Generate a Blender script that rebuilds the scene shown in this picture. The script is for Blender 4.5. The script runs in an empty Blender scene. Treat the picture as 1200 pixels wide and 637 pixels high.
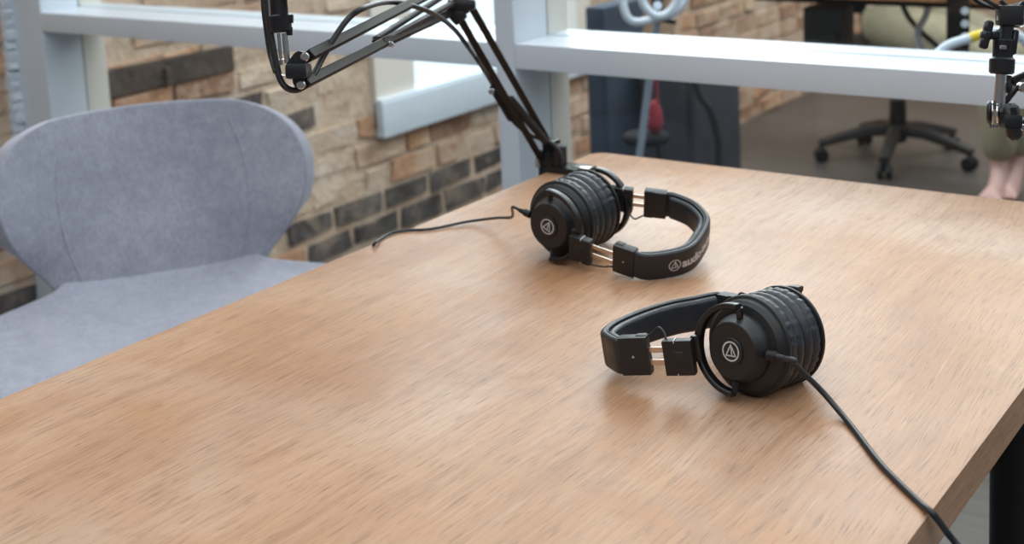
import bpy, bmesh, math, random
from mathutils import Vector, Matrix, Euler
from mathutils import noise as mnoise
random.seed(7)
SC = bpy.context.scene
COL = SC.collection

# ------------------------------------------------------------------ camera
FPX = 1575.72
OF = -0.12                                                # the office floor lies a step lower
PPX, PPY = 600.0, 60.0
RW = Matrix(((0.81777409, -0.05706246, 0.5727036),
             (0.57384644, 0.1571064, -0.80375235),
             (-0.04411132, 0.98593177, 0.16122263)))      # camera axes in the room
TOP = 0.75                                                # table top height
CAMP = Vector((0, 0, TOP + 0.5))
cd = bpy.data.cameras.new('camera'); cam = bpy.data.objects.new('camera', cd); COL.objects.link(cam)
cam.matrix_world = Matrix.Translation(CAMP) @ RW.to_4x4()
cd.sensor_width = 36.0; cd.lens = FPX * 36.0 / 1200.0
cd.shift_y = -(318.5 - PPY) / 1200.0
cd.clip_start = 0.05; cd.clip_end = 200
cd.dof.use_dof = True; cd.dof.focus_distance = 1.24; cd.dof.aperture_fstop = 7.0
SC.camera = cam
SC.view_settings.view_transform = 'Standard'; SC.view_settings.look = 'None'
SC.view_settings.gamma = 1.0; SC.view_settings.use_curve_mapping = False
SC.view_settings.exposure = 0.64

def at(px, py, d):
    """room point seen at (px, py) at depth d along the viewing axis"""
    return CAMP + RW @ Vector(((px - PPX) / FPX * d, -(py - PPY) / FPX * d, -d))
def atz(px, py, z):
    r = RW @ Vector(((px - PPX) / FPX, -(py - PPY) / FPX, -1)); return CAMP + r * ((z - CAMP.z) / r.z)
def atx(px, py, x):
    r = RW @ Vector(((px - PPX) / FPX, -(py - PPY) / FPX, -1)); return CAMP + r * ((x - CAMP.x) / r.x)
def aty(px, py, y):
    r = RW @ Vector(((px - PPX) / FPX, -(py - PPY) / FPX, -1)); return CAMP + r * ((y - CAMP.y) / r.y)

# ------------------------------------------------------------------ world + lights
w = bpy.data.worlds.new('overcast_sky'); SC.world = w; w.use_nodes = True
bg = w.node_tree.nodes['Background']
bg.inputs[0].default_value = (0.90, 0.96, 1.0, 1); bg.inputs[1].default_value = 1.15

def area(name, loc, target, sx, sy, power, color):
    l = bpy.data.lights.new(name, 'AREA'); l.shape = 'RECTANGLE'; l.size = sx; l.size_y = sy
    l.energy = power; l.color = color
    o = bpy.data.objects.new(name, l); COL.objects.link(o); o.location = loc
    o.rotation_euler = (Vector(target) - Vector(loc)).to_track_quat('-Z', 'Y').to_euler()
    return o
area('window_daylight', (-2.6, 3.9, 2.15), (-0.6, 1.2, 0.7), 2.0, 1.9, 48, (0.93, 0.97, 1.0))
area('overhead_fill_light', (-0.9, 2.9, 2.75), (-0.8, 1.2, 0.7), 1.6, 0.9, 14, (1.0, 0.97, 0.93))  # added soft fill from above
area('office_fill_light', (-1.2, 5.6, 2.7), (-1.4, 5.2, 0.0), 1.5, 1.5, 40, (1.0, 0.93, 0.84))  # added warm fill over the office, not a known lamp

# ------------------------------------------------------------------ materials
def srgb(r, g, b):
    f = lambda c: c / 12.92 if c <= 0.04045 else ((c + 0.055) / 1.055) ** 2.4
    return (f(r / 255), f(g / 255), f(b / 255), 1)
class NT:
    def __init__(s, name):
        s.m = bpy.data.materials.new(name); s.m.use_nodes = True
        s.t = s.m.node_tree; s.n = s.t.nodes; s.l = s.t.links
        s.p = s.n['Principled BSDF']; s.out = s.n['Material Output']
    def new(s, typ, **kw):
        n = s.n.new(typ)
        for k, v in kw.items():
            if k.startswith('_'): setattr(n, k[1:], v)
            else: n.inputs[k.replace('_', ' ')].default_value = v
        return n
    def link(s, a, b): s.l.new(a, b)
    def coord(s, scale=(1, 1, 1), rot=(0, 0, 0), loc=(0, 0, 0)):
        c = s.new('ShaderNodeTexCoord'); m = s.new('ShaderNodeMapping')
        m.inputs['Scale'].default_value = scale; m.inputs['Rotation'].default_value = rot; m.inputs['Location'].default_value = loc
        s.link(c.outputs['Object'], m.inputs[0]); return m.outputs[0]
    def noise(s, vec, scale, detail=4, rough=0.55, dist=0):
        n = s.new('ShaderNodeTexNoise', Scale=scale, Detail=detail, Roughness=rough, Distortion=dist); s.link(vec, n.inputs['Vector']); return n.outputs['Fac']
    def ramp(s, fac, stops):
        r = s.new('ShaderNodeValToRGB'); e = r.color_ramp.elements
        while len(e) < len(stops): e.new(0.5)
        for i, (p, c) in enumerate(stops):
            e[i].position = p; e[i].color = c if len(c) == 4 else (*c, 1)
        s.link(fac, r.inputs[0]); return r.outputs[0]
    def mix(s, fac, a, b, mode='MIX'):
        m = s.new('ShaderNodeMix', _data_type='RGBA', _blend_type=mode)
        for sock, v in ((m.inputs[0], fac), (m.inputs[6], a), (m.inputs[7], b)):
            if hasattr(v, 'is_linked') or hasattr(v, 'links'): s.link(v, sock)
            else: sock.default_value = v
        return m.outputs[2]
    def bump(s, h, strength=0.2, dist=0.002, prev=None):
        b = s.new('ShaderNodeBump', Strength=strength, Distance=dist); s.link(h, b.inputs['Height'])
        if prev is not None: s.link(prev, b.inputs['Normal'])
        s.link(b.outputs[0], s.p.inputs['Normal']); return b.outputs[0]
def W1(v): return (v, v, v, 1)
def simple(name, col, rough=0.5, metal=0.0, nscale=40, var=0.10, bump=0.0, bscale=None, spec=0.5, bdist=0.001):
    t = NT(name); v = t.coord()
    f = t.noise(v, nscale, 3)
    hi = tuple(min(1, c * (1 + var)) for c in col[:3]) + (1,); lo = tuple(c * (1 - var) for c in col[:3]) + (1,)
    t.link(t.ramp(f, [(0.3, lo), (0.7, hi)]), t.p.inputs['Base Color'])
    t.p.inputs['Roughness'].default_value = rough; t.p.inputs['Metallic'].default_value = metal
    t.p.inputs['Specular IOR Level'].default_value = spec
    if bump: t.bump(t.noise(v, bscale or nscale * 4, 3), bump, bdist)
    return t.m

M = {}
M['frame_white'] = simple('white_satin_paint', srgb(206, 214, 222), 0.32, nscale=6, var=0.02)
M['frame_cream'] = simple('cream_and_window_lit_paint', srgb(222, 214, 204), 0.4, nscale=6, var=0.02)  # cream of the window frame; on post stops it holds painted window light
M['plastic'] = simple('black_textured_plastic', srgb(27, 27, 29), 0.46, nscale=300, var=0.12, bump=0.35, bscale=1500, bdist=0.0004)
M['plastic_smooth'] = simple('black_satin_plastic', srgb(24, 25, 28), 0.33, nscale=60, var=0.08)
M['plastic_dark'] = simple('deep_black_plastic', srgb(15, 15, 17), 0.5, nscale=60, var=0.08)
M['chrome'] = simple('polished_steel', srgb(205, 203, 202), 0.18, 1.0, nscale=30, var=0.03)
M['brushed'] = simple('brushed_slider_steel', srgb(214, 200, 190), 0.3, 1.0, nscale=60, var=0.05)
M['metal_black'] = simple('black_powder_coated_metal', srgb(30, 27, 26), 0.55, 0.0, nscale=80, var=0.1, spec=0.22)
M['spring'] = simple('dark_spring_steel', srgb(120, 118, 118), 0.35, 1.0, nscale=60, var=0.05)
M['rubber'] = simple('black_rubber_cable', srgb(34, 36, 40), 0.42, nscale=100, var=0.08)
M['print'] = simple('silver_print', srgb(198, 198, 200), 0.4, nscale=50, var=0.03)
M['strapfab'] = simple('black_hook_tape', srgb(30, 29, 31), 0.85, nscale=200, var=0.25, bump=0.5, bscale=700)
M['navy'] = simple('dark_navy_cloth', srgb(44, 56, 72), 0.8, nscale=10, var=0.18)
M['navy_grey'] = simple('slate_cloth', srgb(58, 60, 68), 0.8, nscale=10, var=0.18)
M['red'] = simple('dull_red_cloth', srgb(140, 45, 55), 0.8, nscale=20, var=0.1)
M['grey_pole'] = simple('grey_painted_pole', srgb(120, 132, 145), 0.4, nscale=20, var=0.05)
M['white_cable'] = simple('white_cable_jacket', srgb(215, 222, 232), 0.45, nscale=60, var=0.04)
M['matte_black'] = simple('matte_black_vinyl', srgb(18, 18, 22), 0.9, nscale=60, var=0.1, spec=0.15)
M['yellow'] = simple('yellow_sleeve', srgb(240, 205, 50), 0.5, nscale=60, var=0.05)
M['olive'] = simple('olive_beige_cotton', srgb(146, 137, 114), 0.9, nscale=14, var=0.14, bump=0.4, bscale=30, bdist=0.01)
M['skin'] = simple('skin', srgb(214, 172, 162), 0.5, nscale=14, var=0.06)
M['shirt'] = simple('grey_shirt_cotton', srgb(120, 122, 128), 0.9, nscale=14, var=0.1)
M['hair'] = simple('brown_hair', srgb(60, 44, 36), 0.6, nscale=60, var=0.2)
M['chairbase'] = simple('dark_nylon', srgb(58, 52, 50), 0.5, nscale=30, var=0.1)
M['beam'] = simple('old_dark_timber', srgb(74, 62, 54), 0.85, nscale=14, var=0.3, bump=0.6, bscale=30, bdist=0.01)
M['plaster'] = simple('pale_grey_plaster', srgb(205, 205, 205), 0.8, nscale=4, var=0.05)
M['dark_wall'] = simple('grey_painted_wall', srgb(120, 120, 124), 0.8, nscale=3, var=0.06)
M['deskwood'] = simple('office_desk_oak', srgb(176, 124, 84), 0.5, nscale=8, var=0.15)

# glass
t = NT('window_glass'); t.n.remove(t.p)
tr = t.new('ShaderNodeBsdfTransparent', Color=(0.90, 0.94, 0.95, 1)); gl = t.new('ShaderNodeBsdfGlossy', Roughness=0.02)
fr = t.new('ShaderNodeFresnel', IOR=1.38); mx = t.new('ShaderNodeMixShader')
ge = t.new('ShaderNodeNewGeometry'); fb = t.new('ShaderNodeMath', _operation='SUBTRACT'); fb.inputs[0].default_value = 1.0; t.link(ge.outputs['Backfacing'], fb.inputs[1])
fm = t.new('ShaderNodeMath', _operation='MULTIPLY'); t.link(fr.outputs[0], fm.inputs[0]); t.link(fb.outputs[0], fm.inputs[1])
t.link(fm.outputs[0], mx.inputs[0]); t.link(tr.outputs[0], mx.inputs[1]); t.link(gl.outputs[0], mx.inputs[2]); t.link(mx.outputs[0], t.out.inputs[0])
M['glass'] = t.m

# oak table
def wood_mat():
    t = NT('limed_oak')
    wv = t.coord((1, 1, 1))
    warp = t.new('ShaderNodeTexNoise', Scale=2.2, Detail=2); t.link(wv, warp.inputs['Vector'])
    addv = t.new('ShaderNodeVectorMath', _operation='MULTIPLY_ADD')
    t.link(warp.outputs['Color'], addv.inputs[0]); addv.inputs[1].default_value = (0.07, 0.0, 0.0); t.link(wv, addv.inputs[2])
    def st(sx, sy):
        m = t.new('ShaderNodeMapping'); m.inputs['Scale'].default_value = (sx, sy, sx); t.link(addv.outputs[0], m.inputs[0]); return m.outputs[0]
    broad = t.noise(st(5, 1.6), 1.0, 4, 0.6, 0.6)
    streak = t.noise(st(85, 2.6), 1.0, 5, 0.65, 0.2)
    fine = t.noise(st(520, 9), 1.0, 4, 0.7)
    pores = t.noise(st(760, 26), 1.0, 2, 0.6)
    patch = t.noise(wv, 3.4, 3, 0.5, 0.8)
    c = t.ramp(broad, [(0.30, srgb(158, 114, 82)), (0.46, srgb(172, 130, 97)), (0.60, srgb(182, 142, 111)), (0.75, srgb(192, 158, 132))])
    c = t.mix(t.ramp(patch, [(0.50, W1(0)), (0.70, W1(0.65))]), c, srgb(182, 130, 82))
    pale = t.noise(t.coord((1, 1, 1), loc=(3.1, 1.7, 0)), 2.6, 3, 0.5, 0.6)
    c = t.mix(t.ramp(pale, [(0.50, W1(0)), (0.68, W1(0.7))]), c, srgb(194, 168, 150))
    c = t.mix(t.ramp(streak, [(0.34, W1(0.32)), (0.50, W1(0))]), c, srgb(138, 102, 78))
    blot = t.noise(t.coord((1, .8, 1), loc=(1.3, .4, 0)), 7, 5, 0.65, 0.6)
    c = t.mix(t.ramp(blot, [(0.56, W1(0)), (0.70, W1(0.42))]), c, srgb(142, 104, 78))
    c = t.mix(t.ramp(fine, [(0.34, W1(0.40)), (0.46, W1(0))]), c, srgb(128, 92, 70))
    c = t.mix(t.ramp(pores, [(0.33, W1(0.70)), (0.42, W1(0))]), c, srgb(100, 70, 52))
    c = t.mix(t.ramp(fine, [(0.56, W1(0)), (0.72, W1(0.45))]), c, srgb(208, 180, 154))
    t.link(c, t.p.inputs['Base Color'])
    t.link(t.ramp(patch, [(0.3, W1(0.36)), (0.7, W1(0.48))]), t.p.inputs['Roughness']); t.p.inputs['Specular IOR Level'].default_value = 0.36
    b = t.bump(fine, 0.35, 0.0006); t.bump(streak, 0.35, 0.0012, b)
    return t.m
M['wood'] = wood_mat()

def fabric_mat():
    t = NT('grey_velvet'); v = t.coord()
    a = t.noise(v, 7, 4, 0.6); b = t.noise(t.coord((1, 1, 0.35)), 260, 3, 0.7); d = t.noise(v, 45, 4, 0.7)
    c = t.ramp(a, [(0.3, srgb(146, 148, 160)), (0.7, srgb(168, 169, 180))])
    c = t.mix(t.ramp(b, [(0.35, W1(0.45)), (0.6, W1(0))]), c, srgb(120, 122, 136))
    c = t.mix(t.ramp(d, [(0.45, W1(0)), (0.75, W1(0.35))]), c, srgb(186, 186, 196))
    t.link(c, t.p.inputs['Base Color']); t.p.inputs['Roughness'].default_value = 0.9
    t.p.inputs['Sheen Weight'].default_value = 0.55; t.p.inputs['Sheen Roughness'].default_value = 0.4
    t.p.inputs['Sheen Tint'].default_value = (0.9, 0.92, 1, 1); t.p.inputs['Specular IOR Level'].default_value = 0.2
    bb = t.bump(b, 0.35, 0.001); t.bump(a, 0.3, 0.01, bb)
    return t.m
M['velvet'] = fabric_mat()

def leather_mat(name, col, radial=False):
    t = NT(name); v = t.coord()
    t.p.inputs['Base Color'].default_value = col; t.p.inputs['Roughness'].default_value = 0.38
    f = t.noise(v, 500, 3, 0.6); b = t.bump(f, 0.25, 0.0005)
    if radial:
        g = t.noise(v, 120, 2, 0.5); t.bump(g, 0.6, 0.0012, b)
    t.link(t.ramp(t.noise(v, 60, 3), [(0.3, W1(0.33)), (0.7, W1(0.5))]), t.p.inputs['Roughness'])
    return t.m
M['leather'] = leather_mat('black_leatherette', srgb(34, 36, 41))
M['pad'] = leather_mat('creased_black_leatherette', srgb(38, 42, 48), True)

def floor_mat(name, c1, c2, rough):
    t = NT(name); v = t.coord((1, 1, 1))
    a = t.noise(v, 1.3, 4, 0.6); b = t.noise(t.coord((3, 40, 1)), 1.0, 4, 0.6)
    c = t.ramp(a, [(0.3, c1), (0.7, c2)])
    c = t.mix(t.ramp(b, [(0.35, W1(0.4)), (0.6, W1(0))]), c, tuple(x * 0.5 for x in c1[:3]) + (1,))
    t.link(c, t.p.inputs['Base Color']); t.p.inputs['Roughness'].default_value = rough
    t.bump(b, 0.2, 0.003); return t.m
M['floor'] = floor_mat('grey_weathered_floorboards', srgb(96, 104, 110), srgb(118, 126, 132), 0.5)
M['office_floor'] = floor_mat('brown_grey_polished_concrete', srgb(78, 70, 65), srgb(104, 98, 94), 0.40)

def brick_mat(name, a, b, c_, smear=0.75):
    t = NT(name); v = t.coord()
    f = t.noise(v, 9, 5, 0.65, 0.4); g = t.noise(v, 34, 4, 0.7)
    c = t.ramp(f, [(0.30, a), (0.5, b), (0.72, c_)])
    c = t.mix(t.ramp(g, [(0.5, W1(0)), (0.8, W1(0.45))]), c, c_)
    sm = t.noise(t.coord(), 5.5, 5, 0.62, 0.8)
    c = t.mix(t.ramp(sm, [(0.50, W1(0)), (0.60, W1(smear))]), c, srgb(200, 174, 150))
    dk = t.noise(t.coord(loc=(5, 2, 1)), 8, 4, 0.7, 0.5)
    c = t.mix(t.ramp(dk, [(0.58, W1(0)), (0.72, W1(0.55))]), c, srgb(112, 96, 84))
    t.link(c, t.p.inputs['Base Color']); t.p.inputs['Roughness'].default_value = 0.9
    t.bump(g, 0.8, 0.012); return t.m
BR = [brick_mat('orange_brick', srgb(156, 112, 84), srgb(186, 140, 108), srgb(206, 170, 142)),
      brick_mat('tan_brick', srgb(160, 126, 102), srgb(188, 156, 132), srgb(208, 184, 164)),
      brick_mat('brown_brick', srgb(130, 96, 76), srgb(160, 122, 98), srgb(186, 156, 134)),
      brick_mat('whitewashed_brick', srgb(184, 156, 132), srgb(204, 180, 158), srgb(216, 200, 184)),
      brick_mat('dark_bluestone', srgb(50, 46, 46), srgb(76, 70, 68), srgb(118, 108, 102), 0.25),
      brick_mat('lime_mortar', srgb(172, 144, 120), srgb(196, 170, 148), srgb(212, 194, 176))]

# ------------------------------------------------------------------ mesh helpers
def finish(name, bm, mats, parent=None, smooth=True, mods=None, angle=40):
    me = bpy.data.meshes.new(name); bmesh.ops.recalc_face_normals(bm, faces=bm.faces[:])
    bm.to_mesh(me); bm.free()
    o = bpy.data.objects.new(name, me); COL.objects.link(o)
    for m in (mats if isinstance(mats, (list, tuple)) else [mats]): me.materials.append(m)
    if smooth:
        for p in me.polygons: p.use_smooth = True
        try: me.set_sharp_from_angle(angle=math.radians(angle))
        except Exception: pass
    if parent: o.parent = parent
    if mods: mods(o)
    return o
def tag(o, label=None, cat=None, group=None, kind=None):
    if label: o['label'] = label
    if cat: o['category'] = cat
    if group: o['group'] = group
    if kind: o['kind'] = kind
    return o
def thing(name, loc=(0, 0, 0), rot=None, label=None, cat=None, group=None):
    o = bpy.data.objects.new(name, None); COL.objects.link(o); o.empty_display_size = 0.05
    if rot is not None: o.matrix_world = Matrix.Translation(loc) @ rot.to_4x4()
    else: o.location = loc
    return tag(o, label, cat, group)
def frame_of(x, up=(0, 0, 1)):
    x = Vector(x).normalized(); y = Vector(up).cross(x)
    if y.length < 1e-4: y = Vector((0, 1, 0)).cross(x)
    y.normalize(); z = x.cross(y); return Matrix((x, y, z)).transposed()
def add_box(bm, size, loc=(0, 0, 0), rot=None, bevel=0.0, seg=2, taper=None, mat=0):
    b = bmesh.new(); bmesh.ops.create_cube(b, size=1)
    for v in b.verts: v.co = Vector((v.co.x * size[0], v.co.y * size[1], v.co.z * size[2]))
    if taper:
        for v in b.verts:
            if v.co.z > 0: v.co.x *= taper; v.co.y *= taper
    if bevel: bmesh.ops.bevel(b, geom=b.edges[:], offset=bevel, segments=seg, affect='EDGES', profile=0.7)
    R_ = (rot.to_3x3() if rot is not None else Matrix.Identity(3))
    merge(bm, b, R_, Vector(loc), mat)
def merge(bm, b, R_=None, T=Vector((0, 0, 0)), mat=0):
    R_ = R_ or Matrix.Identity(3); vm = {}
    for v in b.verts: vm[v] = bm.verts.new(R_ @ v.co + T)
    for f in b.faces:
        try: g = bm.faces.new([vm[v] for v in f.verts]); g.material_index = mat
        except ValueError: pass
    b.free()
def lathe(bm, prof, R_=None, T=(0, 0, 0), n=48, sx=1.0, sy=1.0, fn=None, mat=0):
    """prof: list of (radius, height) about local z"""
    R_ = R_ or Matrix.Identity(3); T = Vector(T); rings = []
    for r, h in prof:
        if r < 1e-6: rings.append([bm.verts.new(R_ @ Vector((0, 0, h)) + T)])
        else:
            ring = []
            for i in range(n):
                a = 2 * math.pi * i / n; rr, hh = (fn(a, r, h) if fn else (r, h))
                ring.append(bm.verts.new(R_ @ Vector((math.cos(a) * rr * sx, math.sin(a) * rr * sy, hh)) + T))
            rings.append(ring)
    for a, b in zip(rings, rings[1:]):
        if len(a) == 1 and len(b) == 1: continue
        for i in range(n):
            j = (i + 1) % n
            try:
                if len(a) == 1: f = bm.faces.new((a[0], b[i], b[j]))
                elif len(b) == 1: f = bm.faces.new((a[i], a[j], b[0]))
                else: f = bm.faces.new((a[i], a[j], b[j], b[i]))
                f.material_index = mat
            except ValueError: pass
def zto(d, up=(0, 0, 1)):
    """rotation whose local z points along d"""
    return Vector(d).normalized().to_track_quat('Z', 'Y').to_matrix()
def cyl(bm, p, q, r, r2=None, n=20, bevel=0.0, mat=0):
    p = Vector(p); q = Vector(q); L = (q - p).length; r2 = r if r2 is None else r2; b = min(bevel, r * .5, L * .4)
    if b: prof = [(0, 0), (r - b, 0), (r, b), (r2, L - b), (r2 - b, L), (0, L)]
    else: prof = [(0, 0), (r, 0), (r2, L), (0, L)]
    lathe(bm, prof, zto(q - p), p, n, mat=mat)
def smooth_path(pts, n=10, closed=False):
    pts = [Vector(p) for p in pts]; out = []
    N = len(pts)
    for i in range(N if closed else N - 1):
        if closed: a, b, c, d = pts[i - 1], pts[i], pts[(i + 1) % N], pts[(i + 2) % N]
        else: a = pts[max(i - 1, 0)]; b = pts[i]; c = pts[i + 1]; d = pts[min(i + 2, N - 1)]
        for k in range(n):
            t = k / n
            out.append(0.5 * ((2 * b) + (c - a) * t + (2 * a - 5 * b + 4 * c - d) * t * t + (3 * b - a - 3 * c + d) * t ** 3))
    if not closed: out.append(pts[-1])
    return out
def tube(bm, pts, r, n=10, sm=8, radii=None, mat=0):
    P = smooth_path(pts, sm) if sm else [Vector(p) for p in pts]
    up = None; rings = []
    for i, p in enumerate(P):
        d = (P[min(i + 1, len(P) - 1)] - P[max(i - 1, 0)]).normalized()
        if up is None: up = d.orthogonal().normalized()
        up = (up - d * up.dot(d)).normalized(); s = d.cross(up)
        rr = r if radii is None else radii[0] + (radii[1] - radii[0]) * i / (len(P) - 1)
        rings.append([bm.verts.new(p + (up * math.cos(2 * math.pi * k / n) + s * math.sin(2 * math.pi * k / n)) * rr) for k in range(n)])
    for a, b in zip(rings, rings[1:]):
        for k in range(n): bm.faces.new((a[k], a[(k + 1) % n], b[(k + 1) % n], b[k])).material_index = mat
    bm.faces.new(rings[0]).material_index = mat; bm.faces.new(rings[-1]).material_index = mat
def sweep(bm, P, sect, up=(0, 0, 1), closed=False, scale=None, mat=0):
    """sweep a closed section [(side, up)] along path P (list of Vectors); side = up x tangent"""
    up = Vector(up); rings = []; N = len(P)
    for i, p in enumerate(P):
        if closed: d = (P[(i + 1) % N] - P[i - 1])
        else: d = (P[min(i + 1, N - 1)] - P[max(i - 1, 0)])
        d.normalize(); s = up.cross(d).normalized(); u = d.cross(s); k = scale(i / (N - 1)) if scale else (1, 1)
        rings.append([bm.verts.new(p + s * a * k[0] + u * b * k[1]) for a, b in sect])
    n = len(sect)
    for i in range(N if closed else N - 1):
        a, b = rings[i], rings[(i + 1) % N]
        for k in range(n): bm.faces.new((a[k], a[(k + 1) % n], b[(k + 1) % n], b[k])).material_index = mat
    if not closed:
        bm.faces.new(rings[0]).material_index = mat; bm.faces.new(rings[-1]).material_index = mat
def rrect(w_, h_, r, n=4):
    out = []
    for cx, cy, a0 in ((w_ / 2 - r, h_ / 2 - r, 0), (-w_ / 2 + r, h_ / 2 - r, 90), (-w_ / 2 + r, -h_ / 2 + r, 180), (w_ / 2 - r, -h_ / 2 + r, 270)):
        for k in range(n + 1):
            a = math.radians(a0 + 90 * k / n); out.append((cx + r * math.cos(a), cy + r * math.sin(a)))
    return out
def bar(bm, p, q, w_, h_, up=(0, 0, 1), bevel=0.001, mat=0):
    p = Vector(p); q = Vector(q); F = frame_of(q - p, up)
    add_box(bm, ((q - p).length, w_, h_), (p + q) / 2, F, bevel, 1, mat=mat)

# ------------------------------------------------------------------ room shell
XW = -2.83; YP = 1.90; PIER_X = -2.66
def structure(name, bm, mat, **k):
    o = finish(name, bm, mat, smooth=k.pop('smooth', False), **k); o['kind'] = 'structure'; return o
bm = bmesh.new(); add_box(bm, (5.9, 4.1, 0.1), (0.05, -0.05, -0.05)); structure('floor', bm, M['floor'])
bm = bmesh.new(); add_box(bm, (5.9, 6.6, 0.1), (0.05, 5.31, OF - 0.05)); structure('floor_office', bm, M['office_floor'])

BOX = lambda x0, x1, y0, y1: (x0, x1, y0, y1)
DARK = [(335, 395, 132, 165), (358, 395, 212, 236), (382, 408, 233, 258), (328, 402, 258, 312), (330, 380, 300, 330),
        (415, 585, 205, 262), (330, 470, 262, 330), (0, 52, 318, 372), (0, 22, 92, 150), (0, 14, 0, 40)]
PALE = [(380, 440, 110, 235), (325, 445, 0, 130), (255, 330, 60, 110), (410, 470, 150, 200)]
def proj(P):
    c = RW.transposed() @ (Vector(P) - CAMP); return PPX + FPX * c.x / -c.z, PPY - FPX * c.y / -c.z
DARKW = []                                       # stone patches as (y, z) spans on the wall
for (a, b, c, d) in DARK:
    p = atx(a, (c + d) / 2, XW); q = atx(b, (c + d) / 2, XW); m1 = atx((a + b) / 2, c, XW); m2 = atx((a + b) / 2, d, XW)
    DARKW.append((p.y, q.y, m2.z, m1.z))
PALEW = []
for (a, b, c, d) in PALE:
    p = atx(a, (c + d) / 2, XW); q = atx(b, (c + d) / 2, XW); m1 = atx((a + b) / 2, c, XW); m2 = atx((a + b) / 2, d, XW)
    PALEW.append((p.y, q.y, m2.z, m1.z))
def inr(L, y, z, pad=0.0): return any(a - pad <= y <= b + pad and c - pad <= z <= d + pad for a, b, c, d in L)
# window opening in the brick wall
WY0 = atx(437, 120, XW).y; WY1 = 4.50; WZ0 = atx(437, 162, XW).z; WZ1 = 2.75
def brick_wall(name, plane_x, y0, y1, z0, z1, hole=None, axis='x', seed=1, dark=0.12, face=1):
    rnd = random.Random(seed); bm = bmesh.new()
    def P(a, z, h): return Vector((plane_x + h * face, a, z)) if axis == 'x' else Vector((a, plane_x + h * face, z))
    def block(a0, a1, zz0, zz1, h0, h1, mat, jit=0):
        j = lambda: rnd.uniform(-jit, jit)
        c0 = [P(a0, zz0, h0), P(a1, zz0, h0), P(a1, zz1, h0), P(a0, zz1, h0)]
        s = 0.004 if jit else 0
        c1 = [P(a0 + s + j(), zz0 + s + j(), h1 + j() * .7), P(a1 - s + j(), zz0 + s + j(), h1 + j() * .7), P(a1 - s + j(), zz1 - s + j(), h1 + j() * .7), P(a0 + s + j(), zz1 - s + j(), h1 + j() * .7)]
        v = [bm.verts.new(c) for c in c0 + c1]
        for f in ((0, 1, 2, 3), (4, 5, 6, 7), (0, 1, 5, 4), (1, 2, 6, 5), (2, 3, 7, 6), (3, 0, 4, 7)):
            bm.faces.new([v[i] for i in f]).material_index = mat
    th = 0.30
    if hole:
        h0, h1, hz0, hz1 = hole
        for a in ((y0, h0, z0, z1), (h1, y1, z0, z1), (h0, h1, z0, hz0), (h0, h1, hz1, z1)):
            if a[1] - a[0] > 1e-3 and a[3] - a[2] > 1e-3: block(*a, -th, 0, 5)
    else: block(y0, y1, z0, z1, -th, 0, 5)
    ch = 0.084; z = z0 + .004; row = 0
    while z < z1 - 0.05:
        a = y0 - rnd.uniform(0, 0.2)
        while a < y1:
            L = rnd.choice((0.215, 0.215, 0.23, 0.11, 0.19)); b0 = max(a, y0); b1 = min(a + L, y1); a += L + 0.018
            if b1 - b0 < 0.04: continue
            top = z + ch - 0.019; cy, cz = (b0 + b1) / 2, (z + top) / 2
            if hole and b1 > hole[0] and b0 < hole[1] and top > hole[2] and z < hole[3]:
                if b0 < hole[0] - .05: b1 = hole[0] - .002
                elif b1 > hole[1] + .05: b0 = hole[1] + .002
                else: continue
            isd = axis == 'x' and plane_x == XW and inr(DARKW, cy, cz)
            isp = axis == 'x' and plane_x == XW and inr(PALEW, cy, cz)
            if isd: m = 4
            elif isp: m = rnd.choice((3, 3, 3, 1))
            else: m = rnd.choices((0, 1, 2, 3, 4), (5, 6, 2, 3, dark * 12))[0]
            block(b0, b1, z, top, -0.01, rnd.uniform(0.003, 0.012) if m != 3 else rnd.uniform(0.001, .005), m, 0.008)
        z += ch; row += 1
    return structure(name, bm, BR)
brick_wall('wall_left', XW, -1.9, 8.6, OF, 3.0, hole=(WY0, WY1, WZ0 + 0.02, WZ1), seed=4, dark=0.05)
brick_wall('wall_pier', PIER_X, 4.95, 8.6, OF, 3.0, seed=9, dark=0.0)
bm = bmesh.new(); add_box(bm, (0.20, 0.06, 3.2), (-2.75, 4.92, 1.4)); structure('trim_1', bm, BR[1])
brick_wall('wall_back', 8.3, -2.66, 3.0, OF, 3.0, axis='y', seed=5, dark=0.02, face=-1)
bm = bmesh.new(); add_box(bm, (5.9, 0.1, 3.0), (0.05, -2.05, 1.5)); structure('wall_rear', bm, M['dark_wall'])
bm = bmesh.new(); add_box(bm, (0.1, 10.7, 3.0), (3.05, 3.25, 1.5)); structure('wall_right', bm, M['dark_wall'])

# brick-wall window: frame, sill board, glass
bm = bmesh.new()
zt, zb = WZ1, WZ0 + 0.02
bottom_h = 0.115                                # deep apron board under the glass

for y, w_ in ((WY0 + 0.10, 0.20), (WY1 - 0.05, 0.10)):
    add_box(bm, (0.10, w_, zt - zb), (XW - 0.035, y, (zt + zb) / 2), bevel=.004)
add_box(bm, (0.10, WY1 - WY0, 0.10), (XW - 0.035, (WY0 + WY1) / 2, zt - .05), bevel=.004)
win = structure('window_1', bm, M['frame_cream'])
bm = bmesh.new()
add_box(bm, (0.04, WY1 - WY0, bottom_h), (XW + 0.020, (WY0 + WY1) / 2, zb + bottom_h / 2 - .02), bevel=.004)
add_box(bm, (0.09, WY1 - WY0 - .002, 0.02), (XW - 0.01, (WY0 + WY1) / 2, zb + bottom_h - .02), bevel=.004)
finish('window_sill', bm, M['frame_white'], win)
bm = bmesh.new(); add_box(bm, (0.008, WY1 - WY0 - .1, zt - zb - .1), (XW - 0.045, (WY0 + WY1) / 2, (zt + zb) / 2)); finish('window_pane', bm, M['glass'], win, smooth=False)

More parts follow.
